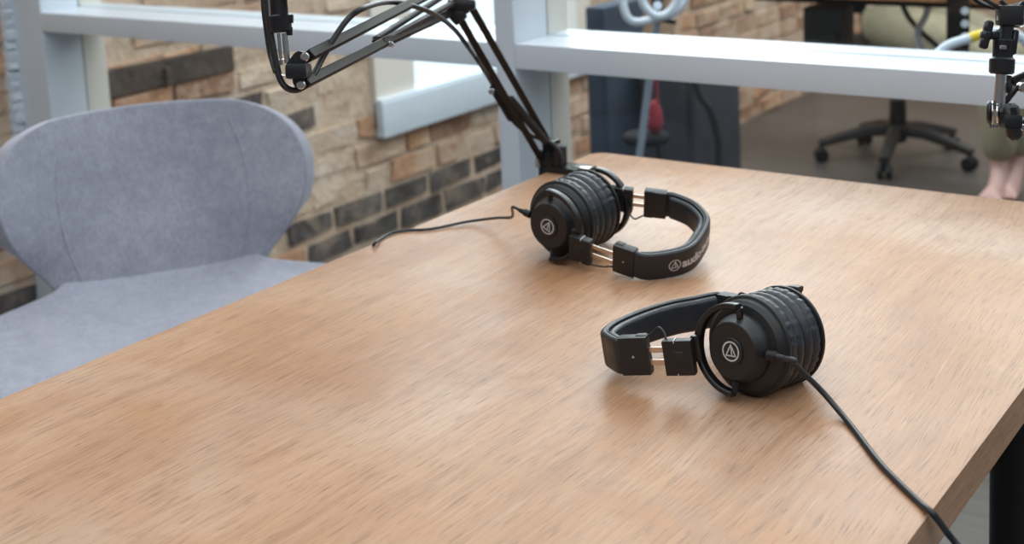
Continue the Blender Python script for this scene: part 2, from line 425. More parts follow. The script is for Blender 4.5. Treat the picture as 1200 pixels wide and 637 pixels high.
# dark timber set in the bricks
tb = [atx(126, 78, XW), atx(268, 55, XW), atx(128, 108, XW), atx(262, 90, XW)]
bz = (tb[0].z + tb[2].z) / 2; bz2 = (tb[1].z + tb[3].z) / 2
bm = bmesh.new(); add_box(bm, (0.10, tb[1].y - 1.95, 0.074), (XW - 0.030, (tb[1].y + 1.95) / 2, (bz + bz2) / 2), bevel=.006)
for f in (0.2, 0.62): add_box(bm, (0.02, 0.02, 0.05), (XW + 0.022, 1.95 + f * (tb[1].y - 1.95), (bz + bz2) / 2 - .01), bevel=.003)
tag(finish('timber_beam', bm, M['beam'], smooth=False), 'dark weathered timber beam set into the pale brick wall', 'beam')

# ------------------------------------------------------------------ glazed partition
# front member 45 x 95 deep, back member 45 x 78 deep, glass held in the groove between them
pr_bot = aty(600, 80.5, YP).z; RH = 0.045
def X_at(px, y=YP, py=80): return aty(px, py, y).x
px_mid0, px_mid1 = X_at(581.5), X_at(604)
px_l0, px_l1 = XW + 0.0, X_at(52, YP, 60)
XR = 1.6
D1, D2 = 0.105, 0.068
def member(name, x0, x1, z0, z1, mat, parent, y0, y1, bev=0.003):
    bm = bmesh.new(); add_box(bm, (x1 - x0, y1 - y0, z1 - z0), ((x0 + x1) / 2, (y0 + y1) / 2, (z0 + z1) / 2), bevel=bev)
    return finish(name, bm, mat, parent)
part = bpy.data.objects.new('wall_partition', None); COL.objects.link(part); part['kind'] = 'structure'
for (x0, x1) in ((px_l0, px_l1), (px_mid0, px_mid1), (1.2, 1.29)):
    member('partition_post', x0, x1, OF, 2.6, M['frame_white'], part, YP, YP + D1)
    member('post_stop', x0 - 0.0, x1, OF, 2.6, M['frame_cream'], part, YP + D1 + .004, YP + D1 + D2)  # window light on these back members is put into the cream colour
for (x0, x1) in ((px_l1, px_mid0), (px_mid1, 1.2)):
    for z0, z1 in ((pr_bot, pr_bot + RH), (OF, 0.0), (2.51, 2.6)):
        member('partition_rail', x0, x1, z0, z1 - .002 if z1 == 0 else z1, M['frame_white'], part, YP, YP + D1)
        member('rail_stop', x0, x1, z0 + .002, z1 - .002 if z1 == 0 else z1 + .001, M['frame_white'], part, YP + D1 + .004, YP + D1 + D2)
    bm = bmesh.new(); add_box(bm, (x1 - x0, 0.004, 2.51), ((x0 + x1) / 2, YP + D1 + .002, 1.255)); g = finish('glass_pane', bm, M['glass'], part, smooth=False)
# rough filler edge where the post meets the bricks
bm = bmesh.new()
rnd = random.Random(3)
for k in range(60):
    z = 0.5 + k * 0.025
    add_box(bm, (0.02 + rnd.uniform(0, .02), 0.03, 0.026), (XW + 0.012, YP - 0.008, z), Euler((0, rnd.uniform(-.4, .4), 0)).to_matrix(), bevel=.006)
finish('edge_filler', bm, M['frame_white'], part)

# ------------------------------------------------------------------ table
TX0, TX1, TY0, TY1, TT = -1.0885, -0.2912, -0.15, 1.742, 0.034
tbl = thing('table', (-0.69, 0.8, 0), label='pale oak table with two pairs of headphones lying on it', cat='table')
bm = bmesh.new()
out = []
r = 0.018
for cx, cy, a0 in ((TX1 - r, TY1 - r, 0), (TX0 + r, TY1 - r, 90), (TX0 + r, TY0 + r, 180), (TX1 - r, TY0 + r, 270)):
    for k in range(9):
        a = math.radians(a0 + 90 * k / 8); out.append((cx + r * math.cos(a) - tbl.location.x, cy + r * math.sin(a) - tbl.location.y))
lo = [bm.verts.new((x, y, TOP - TT)) for x, y in out]; hi = [bm.verts.new((x, y, TOP)) for x, y in out]
bm.faces.new(hi); bm.faces.new(lo[::-1])
for i in range(len(out)): j = (i + 1) % len(out); bm.faces.new((lo[i], lo[j], hi[j], hi[i]))
bmesh.ops.bevel(bm, geom=[e for e in bm.edges if abs(e.verts[0].co.z - e.verts[1].co.z) < 1e-5], offset=0.0018, segments=2, affect='EDGES')
finish('tabletop', bm, M['wood'], tbl, angle=30)
for lx, ly in ((TX1 - 0.065, 1.385), (TX1 - 0.065, 0.1), (TX0 + 0.07, 1.62), (TX0 + 0.07, 0.1)):
    bm = bmesh.new(); cyl(bm, (lx + .69, ly - .8, 0), (lx + .69, ly - .8, TOP - TT), 0.022, 0.026, 28, .002)
    cyl(bm, (lx + .69, ly - .8, TOP - TT - .006), (lx + .69, ly - .8, TOP - TT), 0.05, n=28, bevel=.001)
    finish('leg', bm, M['metal_black'], tbl)

# ------------------------------------------------------------------ headphones
def text_mesh(s, size, extrude=0.0):
    cu = bpy.data.curves.new('lettering', 'FONT'); cu.body = s; cu.size = size; cu.offset = size * 0.032; cu.resolution_u = 3
    cu.space_character = 0.95
    o = bpy.data.objects.new('lettering', cu); COL.objects.link(o)
    dg = bpy.context.evaluated_depsgraph_get(); dg.update()
    me = bpy.data.meshes.new_from_object(o.evaluated_get(dg)); bpy.data.objects.remove(o)
    return me
def ring_mesh(bm, f, r0, r1, n=40):
    a = [f(r0 * math.cos(2 * math.pi * i / n), r0 * math.sin(2 * math.pi * i / n)) for i in range(n)]
    b = [f(r1 * math.cos(2 * math.pi * i / n), r1 * math.sin(2 * math.pi * i / n)) for i in range(n)]
    va = [bm.verts.new(p) for p in a]; vb = [bm.verts.new(p) for p in b]
    for i in range(n): j = (i + 1) % n; bm.faces.new((va[i], va[j], vb[j], vb[i]))
def stroke(bm, f, p, q, w_):
    p = Vector(p); q = Vector(q); d = (q - p).normalized(); s = Vector((-d.y, d.x)) * w_ / 2; p = p - d * w_ * .3; q = q + d * w_ * .3
    n = 6; prev = None
    for i in range(n + 1):
        c = p.lerp(q, i / n); a = bm.verts.new(f(*(c + s))); b = bm.verts.new(f(*(c - s)))
        if prev: bm.faces.new((prev[0], a, b, prev[1]))
        prev = (a, b)
def emblem(bm, f, R_):
    """circle with the open triangle-and-stroke mark in it; f maps (x, y) to 3-D"""
    ring_mesh(bm, f, R_, R_ * 0.85)
    A = (0.02 * R_, 0.66 * R_); B = (-0.56 * R_, -0.44 * R_); C = (0.56 * R_, -0.44 * R_)
    stroke(bm, f, A, B, R_ * .13); stroke(bm, f, B, C, R_ * .13); stroke(bm, f, C, A, R_ * .13); stroke(bm, f, A, (0.12 * R_, -0.44 * R_), R_ * .13)

def headphones(name, pose, label, S, par, cable_pts, cable_side='near', turn=0.0):
    """local frame: +x from crown to cups, y = separation (near side is S), z = up the band width"""
    T, h, p, r_ = pose
    Rm = Euler((0, 0, h)).to_matrix() @ Euler((0, p, 0)).to_matrix() @ Euler((r_, 0, 0)).to_matrix()
    root = thing(name, T, Rm, label, 'headphones', None)
    inv = root.matrix_world.inverted()
    L = par['L']; bu = par['bu']; b = par['b']; hg = par['hinge']; bf = par.get('bf', 1.0)      # hg: (x, |y|) of each yoke hinge
    HW = 0.0168
    # band centre line
    dirv = Vector((-0.030, b - hg, 0)).normalized()
    bun = bu + par.get('near_out', 0); buf = bu - par.get('far_in', 0)
    e0 = Vector((-bun, b, 0)) + dirv * 0.026
    fd = Vector((dirv.x, dirv.y * bf, 0)).normalized(); e1_ = Vector((-buf, b * bf, 0)) + fd * .026
    half = [e0, e0 + dirv * par.get('run', .012)]
    mid_ = par.get('mid') or [(-L + .030, b * par.get('k1', 1.02)), (-L + .011, b * par.get('k2', .80)), (-L + .002, b * .42), (-L, 0), (-L + .002, -b * .42), (-L + .011, -b * par.get('k2', .8)), (-L + .030, -b * par.get('k1', 1.02))]
    pts = [Vector((q.x, q.y * S, 0)) for q in half] + [Vector((x_, y_ * S * (bf if y_ < 0 and not par.get('mid') else 1), 0)) for x_, y_ in mid_] + [Vector(((e1_ + fd * .010).x, -(e1_ + fd * .010).y * S, 0)), Vector((e1_.x, -e1_.y * S, 0))]
    P = smooth_path(pts, 10)
    # outer side is side_sign * (up x tangent)
    d0 = (P[1] - P[0]); s0 = Vector((0, 0, 1)).cross(d0); sgn = 1 if s0.y * S > 0 else -1
    bm = bmesh.new(); sec = [(a * 1, z_) for a, z_ in rrect(0.0075, 2 * HW, 0.0035, 4)]
    sweep(bm, P, sec); band = finish('headband', bm, M['leather'], root, angle=60)
    # inner padding
    bm = bmesh.new(); Q = []
    for i, q in enumerate(P):
        d = (P[min(i + 1, len(P) - 1)] - P[max(i - 1, 0)]).normalized(); Q.append(q - Vector((0, 0, 1)).cross(d) * sgn * 0.0068)
    Q = Q[6:-6]
    sweep(bm, Q, rrect(0.0085, 2 * HW - 0.0045, 0.0041, 5), scale=lambda t: (1 if 0.04 < t < .96 else .6, 1 if .02 < t < .98 else .95)); finish('padding', bm, M['pad'], band, angle=60)
    bm = bmesh.new()                                                 # piping seam
    for zz in (HW - 0.0012, -HW + 0.0012):
        tube(bm, [q + Vector((0, 0, zz)) for q in [(a + c) / 2 for a, c in zip(P[6:-6], Q)]], 0.0009, 6, 0)
    finish('piping', bm, M['plastic_dark'], band)
    if par.get('text'):
        n0 = par['text']
        cum = [0]
        for a, c in zip(P, P[1:]): cum.append(cum[-1] + (c - a).length)
        def onband(s_, z_, lift=0.00395):
            s_ = max(0, min(cum[-1] - 1e-6, s_)); i = max(k for k in range(len(cum) - 1) if cum[k] <= s_)
            t_ = (s_ - cum[i]) / (cum[i + 1] - cum[i]); q = P[i].lerp(P[i + 1], t_)
            d = (P[min(i + 2, len(P) - 1)] - P[max(i - 1, 0)]).normalized(); return q + Vector((0, 0, 1)).cross(d) * sgn * lift + Vector((0, 0, z_))
        bm = bmesh.new()
        emblem(bm, lambda x, y: onband(n0 + x, y), 0.0072)
        me = text_mesh('audio-technica', 0.0150); b2 = bmesh.new(); b2.from_mesh(me)
        bmesh.ops.triangulate(b2, faces=b2.faces[:])
        bmesh.ops.subdivide_edges(b2, edges=[e for e in b2.edges if e.calc_length() > .002], cuts=2)
        for v in b2.verts: v.co = onband(n0 + 0.0088 + v.co.x, v.co.y - 0.0048)
        merge(bm, b2); finish('lettering', bm, M['print'], band, smooth=False)
    for side in (S, -S):
        def V(x, y, z): return Vector((x, y * side, z))
        fs = bf if side == -S else 1.0
        dv = Vector((dirv.x, dirv.y * side * fs, 0)).normalized(); out_n = Vector((-dv.y, dv.x, 0))
        if out_n.y * side < 0: out_n = -out_n
        c0 = V(-(bun if side == S else buf), b * fs, 0)
        F = Matrix((dv, out_n, dv.cross(out_n))).transposed()
        # end cap block
        bm = bmesh.new(); add_box(bm, (0.027, 0.0115, 0.0352), c0 + dv * 0.0135 - out_n * .0008, F, 0.002, 2)
        add_box(bm, (0.010, 0.007, 0.0366), c0 + dv * 0.006 - out_n * .003, F, 0.0012, 2)
        cap = finish('end_cap', bm, M['plastic'], root)
        bm = bmesh.new()                                             # small printed mark
        o_ = c0 + dv * .014 + out_n * 0.0052; tri = [(0, .0016), (.0013, -.0008), (-.0013, -.0008)]
        bm.faces.new([bm.verts.new(o_ + dv * x + F.col[2] * y * (1)) for x, y in tri]); finish('side_mark', bm, M['print'], cap, smooth=False)
        gap = par.get('gap_near', .014) if side == S else .014
        # slider: two steel strips
        bm = bmesh.new()
        for zz in (0.0058, -0.0058): add_box(bm, (0.050 + gap - .014, 0.0016, 0.0052), c0 - dv * (0.001 + gap * .5) + Vector((0, 0, zz + (par.get('drop', 0) * .5 if side == S else 0))), F, 0.0004, 1)
        finish('slider', bm, M['brushed'], root)
        # hinge block
        gap = par.get('gap_near', .014) if side == S else .014
        hb = c0 - dv * (gap + 0.0135) + Vector((0, 0, par.get('drop', 0) if side == S else 0))
        bm = bmesh.new(); add_box(bm, (0.027, 0.0095, 0.0320), hb, F, 0.0015, 2)
        add_box(bm, (0.009, 0.0106, 0.013), hb + dv * -.001, F, 0.0008, 1)
        yk = finish('yoke', bm, M['plastic'], root)
        bm = bmesh.new()
        for zz, xx in ((0.0163, .002), (-0.0163, .002)):
            bm = bmesh.new(); add_box(bm, (0.0008, 0.0100, 0.0026), hb + dv * xx + Vector((0, 0, zz * .935)), F)
            finish('index_mark', bm, M['print'], yk, smooth=False)
        # cup frame
        key = 'near' if side == S else 'far'
        wn = Vector((math.cos(par['el']) * math.cos(par['az']), math.cos(par['el']) * math.sin(par['az']), math.sin(par['el'])))
        ck = par.get('ck', 1.0); Cw = Vector(par['flange']) + Vector((0, 0, TOP)) + wn * .0208 * ck
        if key == 'far': Cw = Cw - wn * (.0955 * ck); wn = -wn
        C = inv @ Cw; n = (Rm.transposed() @ wn).normalized(); upl = Rm.transposed() @ Vector((0, 0, 1))
        ez = (upl - n * n.dot(upl)).normalized(); ex = ez.cross(n) if (ez.cross(n)).x > 0 else -ez.cross(n)   # ex points away from crown
        def K(a, o, z): return C + (ex * a + n * o + ez * z) * ck
        # yoke C-arm
        bm = bmesh.new(); pth = []; up0 = n
        RY = 0.0386
        for k in range(0, 41):
            a = math.radians(88 + (272 - 88) * k / 40); pth.append(K(RY * math.cos(a) * 1.0, 0.001, RY * math.sin(a)))
        sweep(bm, pth, rrect(0.0054, 0.0092, 0.0018, 3), up=n, scale=lambda t: (1 + .25 * math.exp(-((t - .5) / .14) ** 2), 1))
        # web joining arm and hinge block
        e1 = K(-RY + .001, 0.0, 0); e2 = hb - dv * 0.0125
        hull_w = frame_of(e1 - e2, Vector((0, 0, 1)))
        add_box(bm, (max(abs((e1 - e2).dot(dv)), .006) + .002, 0.0060, 0.024), (e1 + e2) / 2, F, 0.0015, 2)
        for sz in (1, -1): cyl(bm, K(.001, -.001, sz * (RY - .001)), K(.001, -0.003, sz * .0285), .0030, n=14)
        finish('yoke_arm', bm, M['plastic_smooth'], yk, angle=50)
        bm = bmesh.new(); q_ = K(-RY * .99, .0042, .010); cyl(bm, q_ - n * .001, q_ + n * .0006, .0018, n=14, bevel=.0003); finish('screw', bm, M['chrome'], yk)
        # ear cup housing, revolved about n
        RC = Matrix((ex, ez, n)).transposed()
        if RC.determinant() < 0: RC = Matrix((-ex, ez, n)).transposed()
        RC = RC * ck
        bm = bmesh.new()
        prof = [(0, .0052), (.0246, .0052), (.0254, .0046), (.0258, .0026), (.0288, -.0035), (.0298, -.0060), (.0304, -.0105), (.0372, -.0118), (.0405, -.0150), (.0418, -.0185),
                (.0440, -.0192), (.0447, -.0208), (.0444, -.0226), (.0425, -.0232), (.030, -.0232), (0, -.0232)]
        lathe(bm, prof, RC, C, 72, sx=.965)
        cup = finish('ear_cup', bm, M['plastic'], root, angle=24)
        bm = bmesh.new(); lathe(bm, [(0, .0068), (.0112, .0068), (.0120, .0063), (.0122, .0050), (0, .0050)], RC, C, 48); bad = finish('badge', bm, M['plastic_smooth'], cup, angle=24)
        # emblem readable from outside; tilted with the cup
        tx = ez.cross(n); ca, sa = math.cos(turn), math.sin(turn)
        X2 = tx * ca + ez * sa; Y2 = -tx * sa + ez * ca
        bm = bmesh.new(); emblem(bm, lambda x, y: C + n * .00695 * ck + X2 * x + Y2 * y, 0.0088 * ck); finish('emblem', bm, M['print'], bad, smooth=False)
        # ear pad
        rr = random.Random(11 if side > 0 else 12); ph = [rr.uniform(0, 6.28) for _ in range(6)]
        def wr(a, r0, h0):
            k = max(0, (r0 - .034) / .009); bmp = (math.sin(a * 29 + ph[0]) * .4 + math.sin(a * 47 + ph[1]) * .35 + math.sin(a * 71 + ph[2] + 2 * math.sin(3 * a)) * .25)
            amt = 0.00085 * (1 if -.036 < h0 < -.0235 else .35); return r0 + k * bmp * amt * (1 + .5 * math.sin(3 * a + ph[3])), h0
        pp = [(.030, -.0232), (.0405, -.0236), (.0428, -.0250), (.0437, -.0280), (.0436, -.0312), (.0424, -.0340), (.0404, -.0352), (.0408, -.0362), (.0430, -.0378), (.0438, -.0405), (.0432, -.0435), (.0412, -.0462),
              (.038, -.0478), (.033, -.0480), (.028, -.0462), (.0262, -.042), (.0262, -.030), (.0262, -.0232)]
        bm = bmesh.new(); lathe(bm, pp, RC, C, 144, sx=.965, fn=wr); finish('ear_pad', bm, M['pad'], cup, angle=80)
        bm = bmesh.new(); lathe(bm, [(0, -.0245), (.027, -.0245), (.027, -.0285), (0, -.0285)], RC, C, 32, sx=.96); finish('driver_cover', bm, M['plastic_dark'], cup)
        # little wire across the slider
        zb_ = -HW if side == S and par.get('wire_low', True) or (side != S and par.get('far_low')) else HW
        bm = bmesh.new(); s_ = 1 if zb_ > 0 else -1
        lo_ = par.get('wire_h', .012)
        w0 = hb + dv * .010 + Vector((0, 0, zb_ * .9)); w1 = c0 + dv * .004 + Vector((0, 0, zb_ * .9)); mm = (w0 + w1) / 2
        tube(bm, [w0, w0 + dv * .002 + Vector((0, 0, s_ * lo_ * .35)) - out_n * .004, mm - dv * .003 + Vector((0, 0, s_ * lo_ * .55)) - out_n * .007, mm + dv * .004 + Vector((0, 0, s_ * lo_ * .25)) - out_n * .006, w1 - out_n * .003, w1 + dv * .004], .0010, 8, 8)
        finish('signal_wire', bm, M['rubber'], root)
        if (cable_side == key):
            ang = math.radians(par['cable_ang']); rad = .0335
            a_ = K(math.cos(ang) * rad, -.004, math.sin(ang) * rad); od = (K(math.cos(ang), -.004, math.sin(ang)) - K(0, -.004, 0)).normalized()
            bm = bmesh.new(); cyl(bm, a_ - od * .003, a_ + od * .006, .0046, n=18, bevel=.0008); cyl(bm, a_ + od * .005, a_ + od * .014, .0034, .0026, 16, .0006)
            finish('strain_relief', bm, M['plastic_dark'], cup)
            st = a_ + od * .012; pts_ = [st, st + od * .012] + [inv @ Vector(q) for q in cable_pts]
            bm = bmesh.new(); tube(bm, pts_, par.get('cable_r', .0021), 12, 10); finish('cable', bm, M['rubber'], root)
    return root

ZT = TOP + 0.0022
cabB = [at(930, 425, 1.145), atz(962, 457, TOP + .018), atz(982, 480, TOP + .006), atz(1000, 502, ZT), atz(1030, 541, ZT), atz(1055, 567, ZT), atz(1078, 589, ZT), atz(1094, 602.5, ZT), at(1115, 630, .985), at(1150, 672, .97), at(1178, 720, .96)]
headphones('headphones', (Vector((-0.4958, 1.0518, TOP + 0.0445)), -0.0936, -0.140, 0.02),
           'black headphones nearer the camera, dark grey cable running off the right table edge', -1,
           dict(L=0.150, bu=0.072, b=0.0640, hinge=0.0545, bf=.88, far_in=.025, wire_low=False, wire_h=.016, drop=-.0025, cable_r=.0026, run=.004, mid=[(-.1150, .0655), (-.1265, .0560), (-.1320, .0360), (-.1300, .0120), (-.1235, -.0120), (-.1120, -.0340), (-.0970, -.0490)], flange=(-0.4923, 1.0305, 0.0448), az=-1.7435, el=0.115, cable_ang=4), cabB, turn=.1)
cabA = [atz(600, 254, TOP + .030), atz(584, 255, TOP + .018), atz(566, 257, TOP + .008), atz(545, 260, TOP + .004), atz(505, 268, ZT), atz(478, 269.5, ZT), atz(458, 273, ZT), atz(446, 280, ZT), atz(438, 286.5, ZT), at(433, 298, 1.79), at(430, 330, 1.80), at(431, 380, 1.80)]
headphones('headphones', (Vector((-0.8430, 1.2906, TOP + 0.0490)), 3.3421, -0.1406, -0.2404),
           'black headphones farther from the camera, headband lettering facing us, cable trailing left', 1,
           dict(L=0.1590, near_out=.007, far_low=True, bu=0.0690, b=0.0620, hinge=0.057, k1=.97, k2=.70, drop=-.006, flange=(-0.8470, 1.2741, 0.0470), az=-1.60, el=-0.02, ck=1.06, gap_near=.030, cable_ang=12, text=0.046, cable_r=.0018), cabA, turn=-.5)

# ------------------------------------------------------------------ velvet chair
def velvet_chair():
    crease = at(190, 319, 2.38)                       # middle of the crease between seat and back
    Fd = Vector((.835, -.55, 0)).normalized(); Ld = Vector((.55, .835, 0))
    Ld = Vector((-Fd.y, Fd.x, 0))                     # sitter's left = right in the photo
    base = Vector((crease.x, crease.y, 0)) + Fd * 0.2
    Rm = Matrix((Fd, Ld, Vector((0, 0, 1)))).transposed()
    root = thing('lounge_chair', base, Rm, 'grey velvet chair with a wide winged back, tucked beside the table', 'chair')
    cx, cz = -0.2, crease.z
    # back
    NS, NTT = 24, 22
    def halfw(t):
        pts = [(0, .180), (.08, .184), (.18, .206), (.30, .236), (.42, .258), (.56, .271), (.70, .272), (.80, .264), (.89, .246), (.96, .212), (1.0, .165)]
        for (a, b), (c, d) in zip(pts, pts[1:]):
            if t <= c: return b + (d - b) * (t - a) / (c - a)
        return pts[-1][1]
    Hb = 0.288
    def back(s, t):
        wv = halfw(t); y = s * wv; g = min(1, t / .45); g = g * g * (3 - 2 * g)
        z = t * Hb * (1 - 0.03 * (y / .27) ** 2)
        fwd = 0.01 - 0.085 * t + (.015 + .068 * g) * abs(y / .27) ** 2.1
        return Vector((cx + fwd - .01, y, cz + z - .022 * (1 - t)))
    def sheet(fn, ns, nt, thick, mat, name, parent, s2=1):
        bm = bmesh.new(); g = [[bm.verts.new(fn(-1 + 2 * i / ns, j / nt)) for i in range(ns + 1)] for j in range(nt + 1)]
        for j in range(nt):
            for i in range(ns): bm.faces.new((g[j][i], g[j][i + 1], g[j + 1][i + 1], g[j + 1][i]))
        def mods(o):
            m = o.modifiers.new('thickness', 'SOLIDIFY'); m.thickness = thick; m.offset = 0
            m = o.modifiers.new('round', 'BEVEL'); m.width = thick * .46; m.segments = 4; m.limit_method = 'ANGLE'; m.angle_limit = math.radians(60)
            m = o.modifiers.new('smooth', 'SUBSURF'); m.levels = 1; m.render_levels = 1
        return finish(name, bm, mat, parent, mods=mods, angle=180)
    bk = sheet(back, NS, NTT, 0.052, M['velvet'], 'backrest', root)
    # seams
    for s in (-.60, .60):
        bm = bmesh.new(); pts = []
        for k in range(15):
            t = .06 + .82 * k / 14; ss = s + (.16 if s > 0 else -.16) * (1 - t) ** 2
            p = back(ss, t); e1 = back(ss + .02, t) - p; e2 = back(ss, t + .02) - p; n = e1.cross(e2).normalized()
            if n.x < 0: n = -n
            pts.append(p + n * .0258)
        tube(bm, pts, .0026, 6, 3); finish('seam', bm, M['velvet'], bk)
    # seat: flares forward of the crease
    def seat(s, t):
        f = t * 0.47
        pts = [(0, .172), (.07, .182), (.14, .228), (.24, .292), (.40, .318), (.6, .32), (.8, .31), (.92, .285), (1, .25)]
        wv = .2
        for (a, b), (c, d) in zip(pts, pts[1:]):
            if a <= t <= c: u = (t - a) / (c - a); wv = b + (d - b) * (u * .6 + .4 * u * u * (3 - 2 * u)); break
        z = cz + .002 - .02 * math.sin(t * math.pi * .9) + 0.012 * abs(s) ** 3 - .03 * max(0, t - .8) / .2 - .008
        return Vector((cx + .004 + f, s * wv, z - .02))
    st = sheet(seat, 20, 22, 0.070, M['velvet'], 'seat', root)
    for lx, ly in ((.22, .2), (.22, -.2), (-.16, .16), (-.16, -.16)):
        bm = bmesh.new(); cyl(bm, (lx * 1.15, ly * 1.15, 0), (lx * .9, ly * .9, cz - .06), .011, .016, 16, .001)
        finish('leg', bm, M['metal_black'], root)
    return root
velvet_chair()

# ------------------------------------------------------------------ microphone boom arm clamped at the table's left edge
def boom_left():
    base = atz(648, 199, TOP); base.x = max(base.x, TX0 + .012)
    root = thing('microphone_arm', base, None, 'black scissor boom arm with springs, clamped to the far left table edge', 'microphone arm')
    L = lambda p: Vector(p) - base
    D0 = -(RW.transposed() @ (base - CAMP)).z
    DE, DJ = D0 - 0.27, 1.24
    view = RW.col[2].normalized()
    def obj_(name, bm, mat, par=root): return finish(name, bm, mat, par)
    # clamp
    bm = bmesh.new()
    add_box(bm, (0.075, 0.036, 0.010), L((TX0 + .030, base.y, TOP + .0052)), None, .003)
    add_box(bm, (0.012, 0.036, 0.075), L((TX0 - .0075, base.y, TOP - .027)), None, .003)
    add_box(bm, (0.045, 0.030, 0.008), L((TX0 + .012, base.y, TOP - .062)), None, .002)
    cyl(bm, L((TX0 + .018, base.y, TOP - .095)), L((TX0 + .018, base.y, TOP - .0345)), .005, n=16)
    cyl(bm, L((TX0 + .018, base.y, TOP - .0405)), L((TX0 + .018, base.y, TOP - .0345)), .012, n=20)
    cl = obj_('clamp', bm, M['plastic_smooth'])
    bm = bmesh.new(); cyl(bm, L((TX0 + .018, base.y, TOP - .105)), L((TX0 + .018, base.y, TOP - .095)), .013, n=12, bevel=.002); obj_('clamp_knob', bm, M['plastic_smooth'], cl)
    bm = bmesh.new(); add_box(bm, (0.030, 0.020, .0016), L((TX0 + .054, base.y, TOP + .0112)), None, .0006); obj_('clamp_plate', bm, M['chrome'], cl)
    # socket
    q = at(644, 190, D0)
    bm = bmesh.new(); cyl(bm, L((base.x, base.y, TOP + .008)), L((base.x, base.y, TOP + .040)), .0125, n=20, bevel=.002)
    add_box(bm, (.014, .03, .03), L((base.x - .012, base.y, TOP + .030)), None, .003); obj_('socket', bm, M['plastic_smooth'])
    bm = bmesh.new(); cyl(bm, L(at(632, 196, D0)), L(at(632, 178, D0)), .006, n=16, bevel=.001); cyl(bm, L(at(640, 200, D0)), L(at(640, 186, D0)), .0035, n=12); obj_('pivot_pin', bm, M['chrome'])
    # lower arm bars
    E1 = at(549, 2, DE); E2 = at(537, 18, DE)
    B1 = at(645, 170, D0); B2 = at(634, 186, D0)
    bm = bmesh.new(); bar(bm, L(B1), L(E1), .0095, .0105, view); obj_('lower_arm_bar', bm, M['metal_black'])
    bm = bmesh.new(); bar(bm, L(B2), L(E2), .0095, .0105, view); obj_('lower_arm_bar', bm, M['metal_black'])
    bm = bmesh.new(); bar(bm, L(at(646, 176, D0)), L(at(641, 196, D0)), .018, .022, view, .003); bar(bm, L(at(632, 176, D0)), L(at(638, 198, D0)), .012, .016, view, .003); obj_('base_bracket', bm, M['metal_black'])
    # spring inside lower arm + velcro wraps
    def spring(p, q_, r, turns, name='spring'):
        bm = bmesh.new(); p = Vector(p); q_ = Vector(q_); F = frame_of(q_ - p, (0, 0, 1)); pts = []
        n = turns * 10
        for i in range(n + 1):
            a = 2 * math.pi * i / 10; pts.append(p.lerp(q_, i / n) + F.col[1] * r * math.cos(a) + F.col[2] * r * math.sin(a))
        tube(bm, pts, .0008, 4, 0); return obj_(name, bm, M['spring'])
    mid = lambda a, b, t: a + (b - a) * t
    d1 = D0 - .27 * .42
    bm = bmesh.new(); bar(bm, L(at(597, 115, d1)), L(at(640, 166, D0 - .03)), .012, .016, view, .004); obj_('strap', bm, M['strapfab'])
    bm = bmesh.new(); bar(bm, L(at(577, 101, d1)), L(at(600, 140, D0 - .07)), .012, .015, view, .004); obj_('strap', bm, M['strapfab'])
    bm = bmesh.new(); a_ = at(576, 107, d1 - .01); cyl(bm, L(a_ + view * -.004), L(a_ + view * .006), .0045, n=14, bevel=.001); obj_('screw', bm, M['chrome'])
    # elbow
    bm = bmesh.new()
    c_ = at(541, 6, DE); add_box(bm, (.036, .014, .038), L(c_), frame_of(RW.col[0], view), .005, 2)
    add_box(bm, (.026, .020, .03), L(at(534, 16, DE)), frame_of((RW @ Vector((1, -1.2, 0))), view), .005, 2)
    cyl(bm, L(c_ - view * .012), L(c_ + view * .014), .013, n=24, bevel=.003)
    add_box(bm, (.03, .014, .05), L(at(545, -18, DE)), frame_of(RW.col[0], view), .005, 2)
    obj_('elbow_joint', bm, M['plastic_smooth'])
    bm = bmesh.new(); a_ = at(549, 4, DE) + view * .012; cyl(bm, L(a_), L(a_ + view * .004), .005, n=14, bevel=.001); obj_('screw', bm, M['chrome'])
    # upper arm
    J1 = at(361, 66, DJ); J2 = at(356, 98, DJ)
    U1 = at(537, -24, DE); U2 = at(530, 14, DE)
    bm = bmesh.new(); bar(bm, L(J1), L(U1), .0095, .0105, view, .0008); obj_('upper_arm_bar', bm, M['metal_black'])
    dm = DJ + (DE - DJ) * .52
    P_ = at(452, 49, dm)
    bm = bmesh.new(); bar(bm, L(J2), L(P_), .0095, .0105, view, .0008); bar(bm, L(mid(J2, P_, .93)), L(U2), .0100, .0115, view, .0015); obj_('upper_arm_bar', bm, M['metal_black'])
    for px_, py_ in ((452, 51), (458, 52)):
        bm = bmesh.new(); a_ = at(px_, py_, dm - .008); cyl(bm, L(a_ - view * .004), L(a_ + view * .004), .0036, n=14, bevel=.001); obj_('screw', bm, M['chrome'])
    spring(L(at(440, 46, dm)), L(at(522, -6, DE - .02)), .0032, 80)
    spring(L(at(449, 48, dm - .01)), L(at(530, 4, DE - .03)), .0032, 80)
    bm = bmesh.new(); bar(bm, L(at(436, 49, dm)), L(at(456, 44, dm)), .004, .004, view); obj_('spring_anchor', bm, M['metal_black'])
    # end bracket
    bm = bmesh.new()
    add_box(bm, (.020, .014, .036), L(at(350, 83, DJ)), frame_of(RW @ Vector((1, .05, 0)), view), .004, 2)
    F = frame_of(RW @ Vector((1, 0, 0)), view)
    outl = [(336, 78), (338, 74), (346, 63), (351, 59.5), (357, 61), (360, 66), (359, 78), (358, 92), (356, 102), (349, 104), (345, 97), (344, 86), (338, 83)]
    for a in (-.007, .008):
        pass
    vs0 = [bm.verts.new(L(at(x, y, DJ) - view * .008)) for x, y in outl]; vs1 = [bm.verts.new(L(at(x, y, DJ) + view * .009)) for x, y in outl]
    bm.faces.new(vs0); bm.faces.new(vs1)
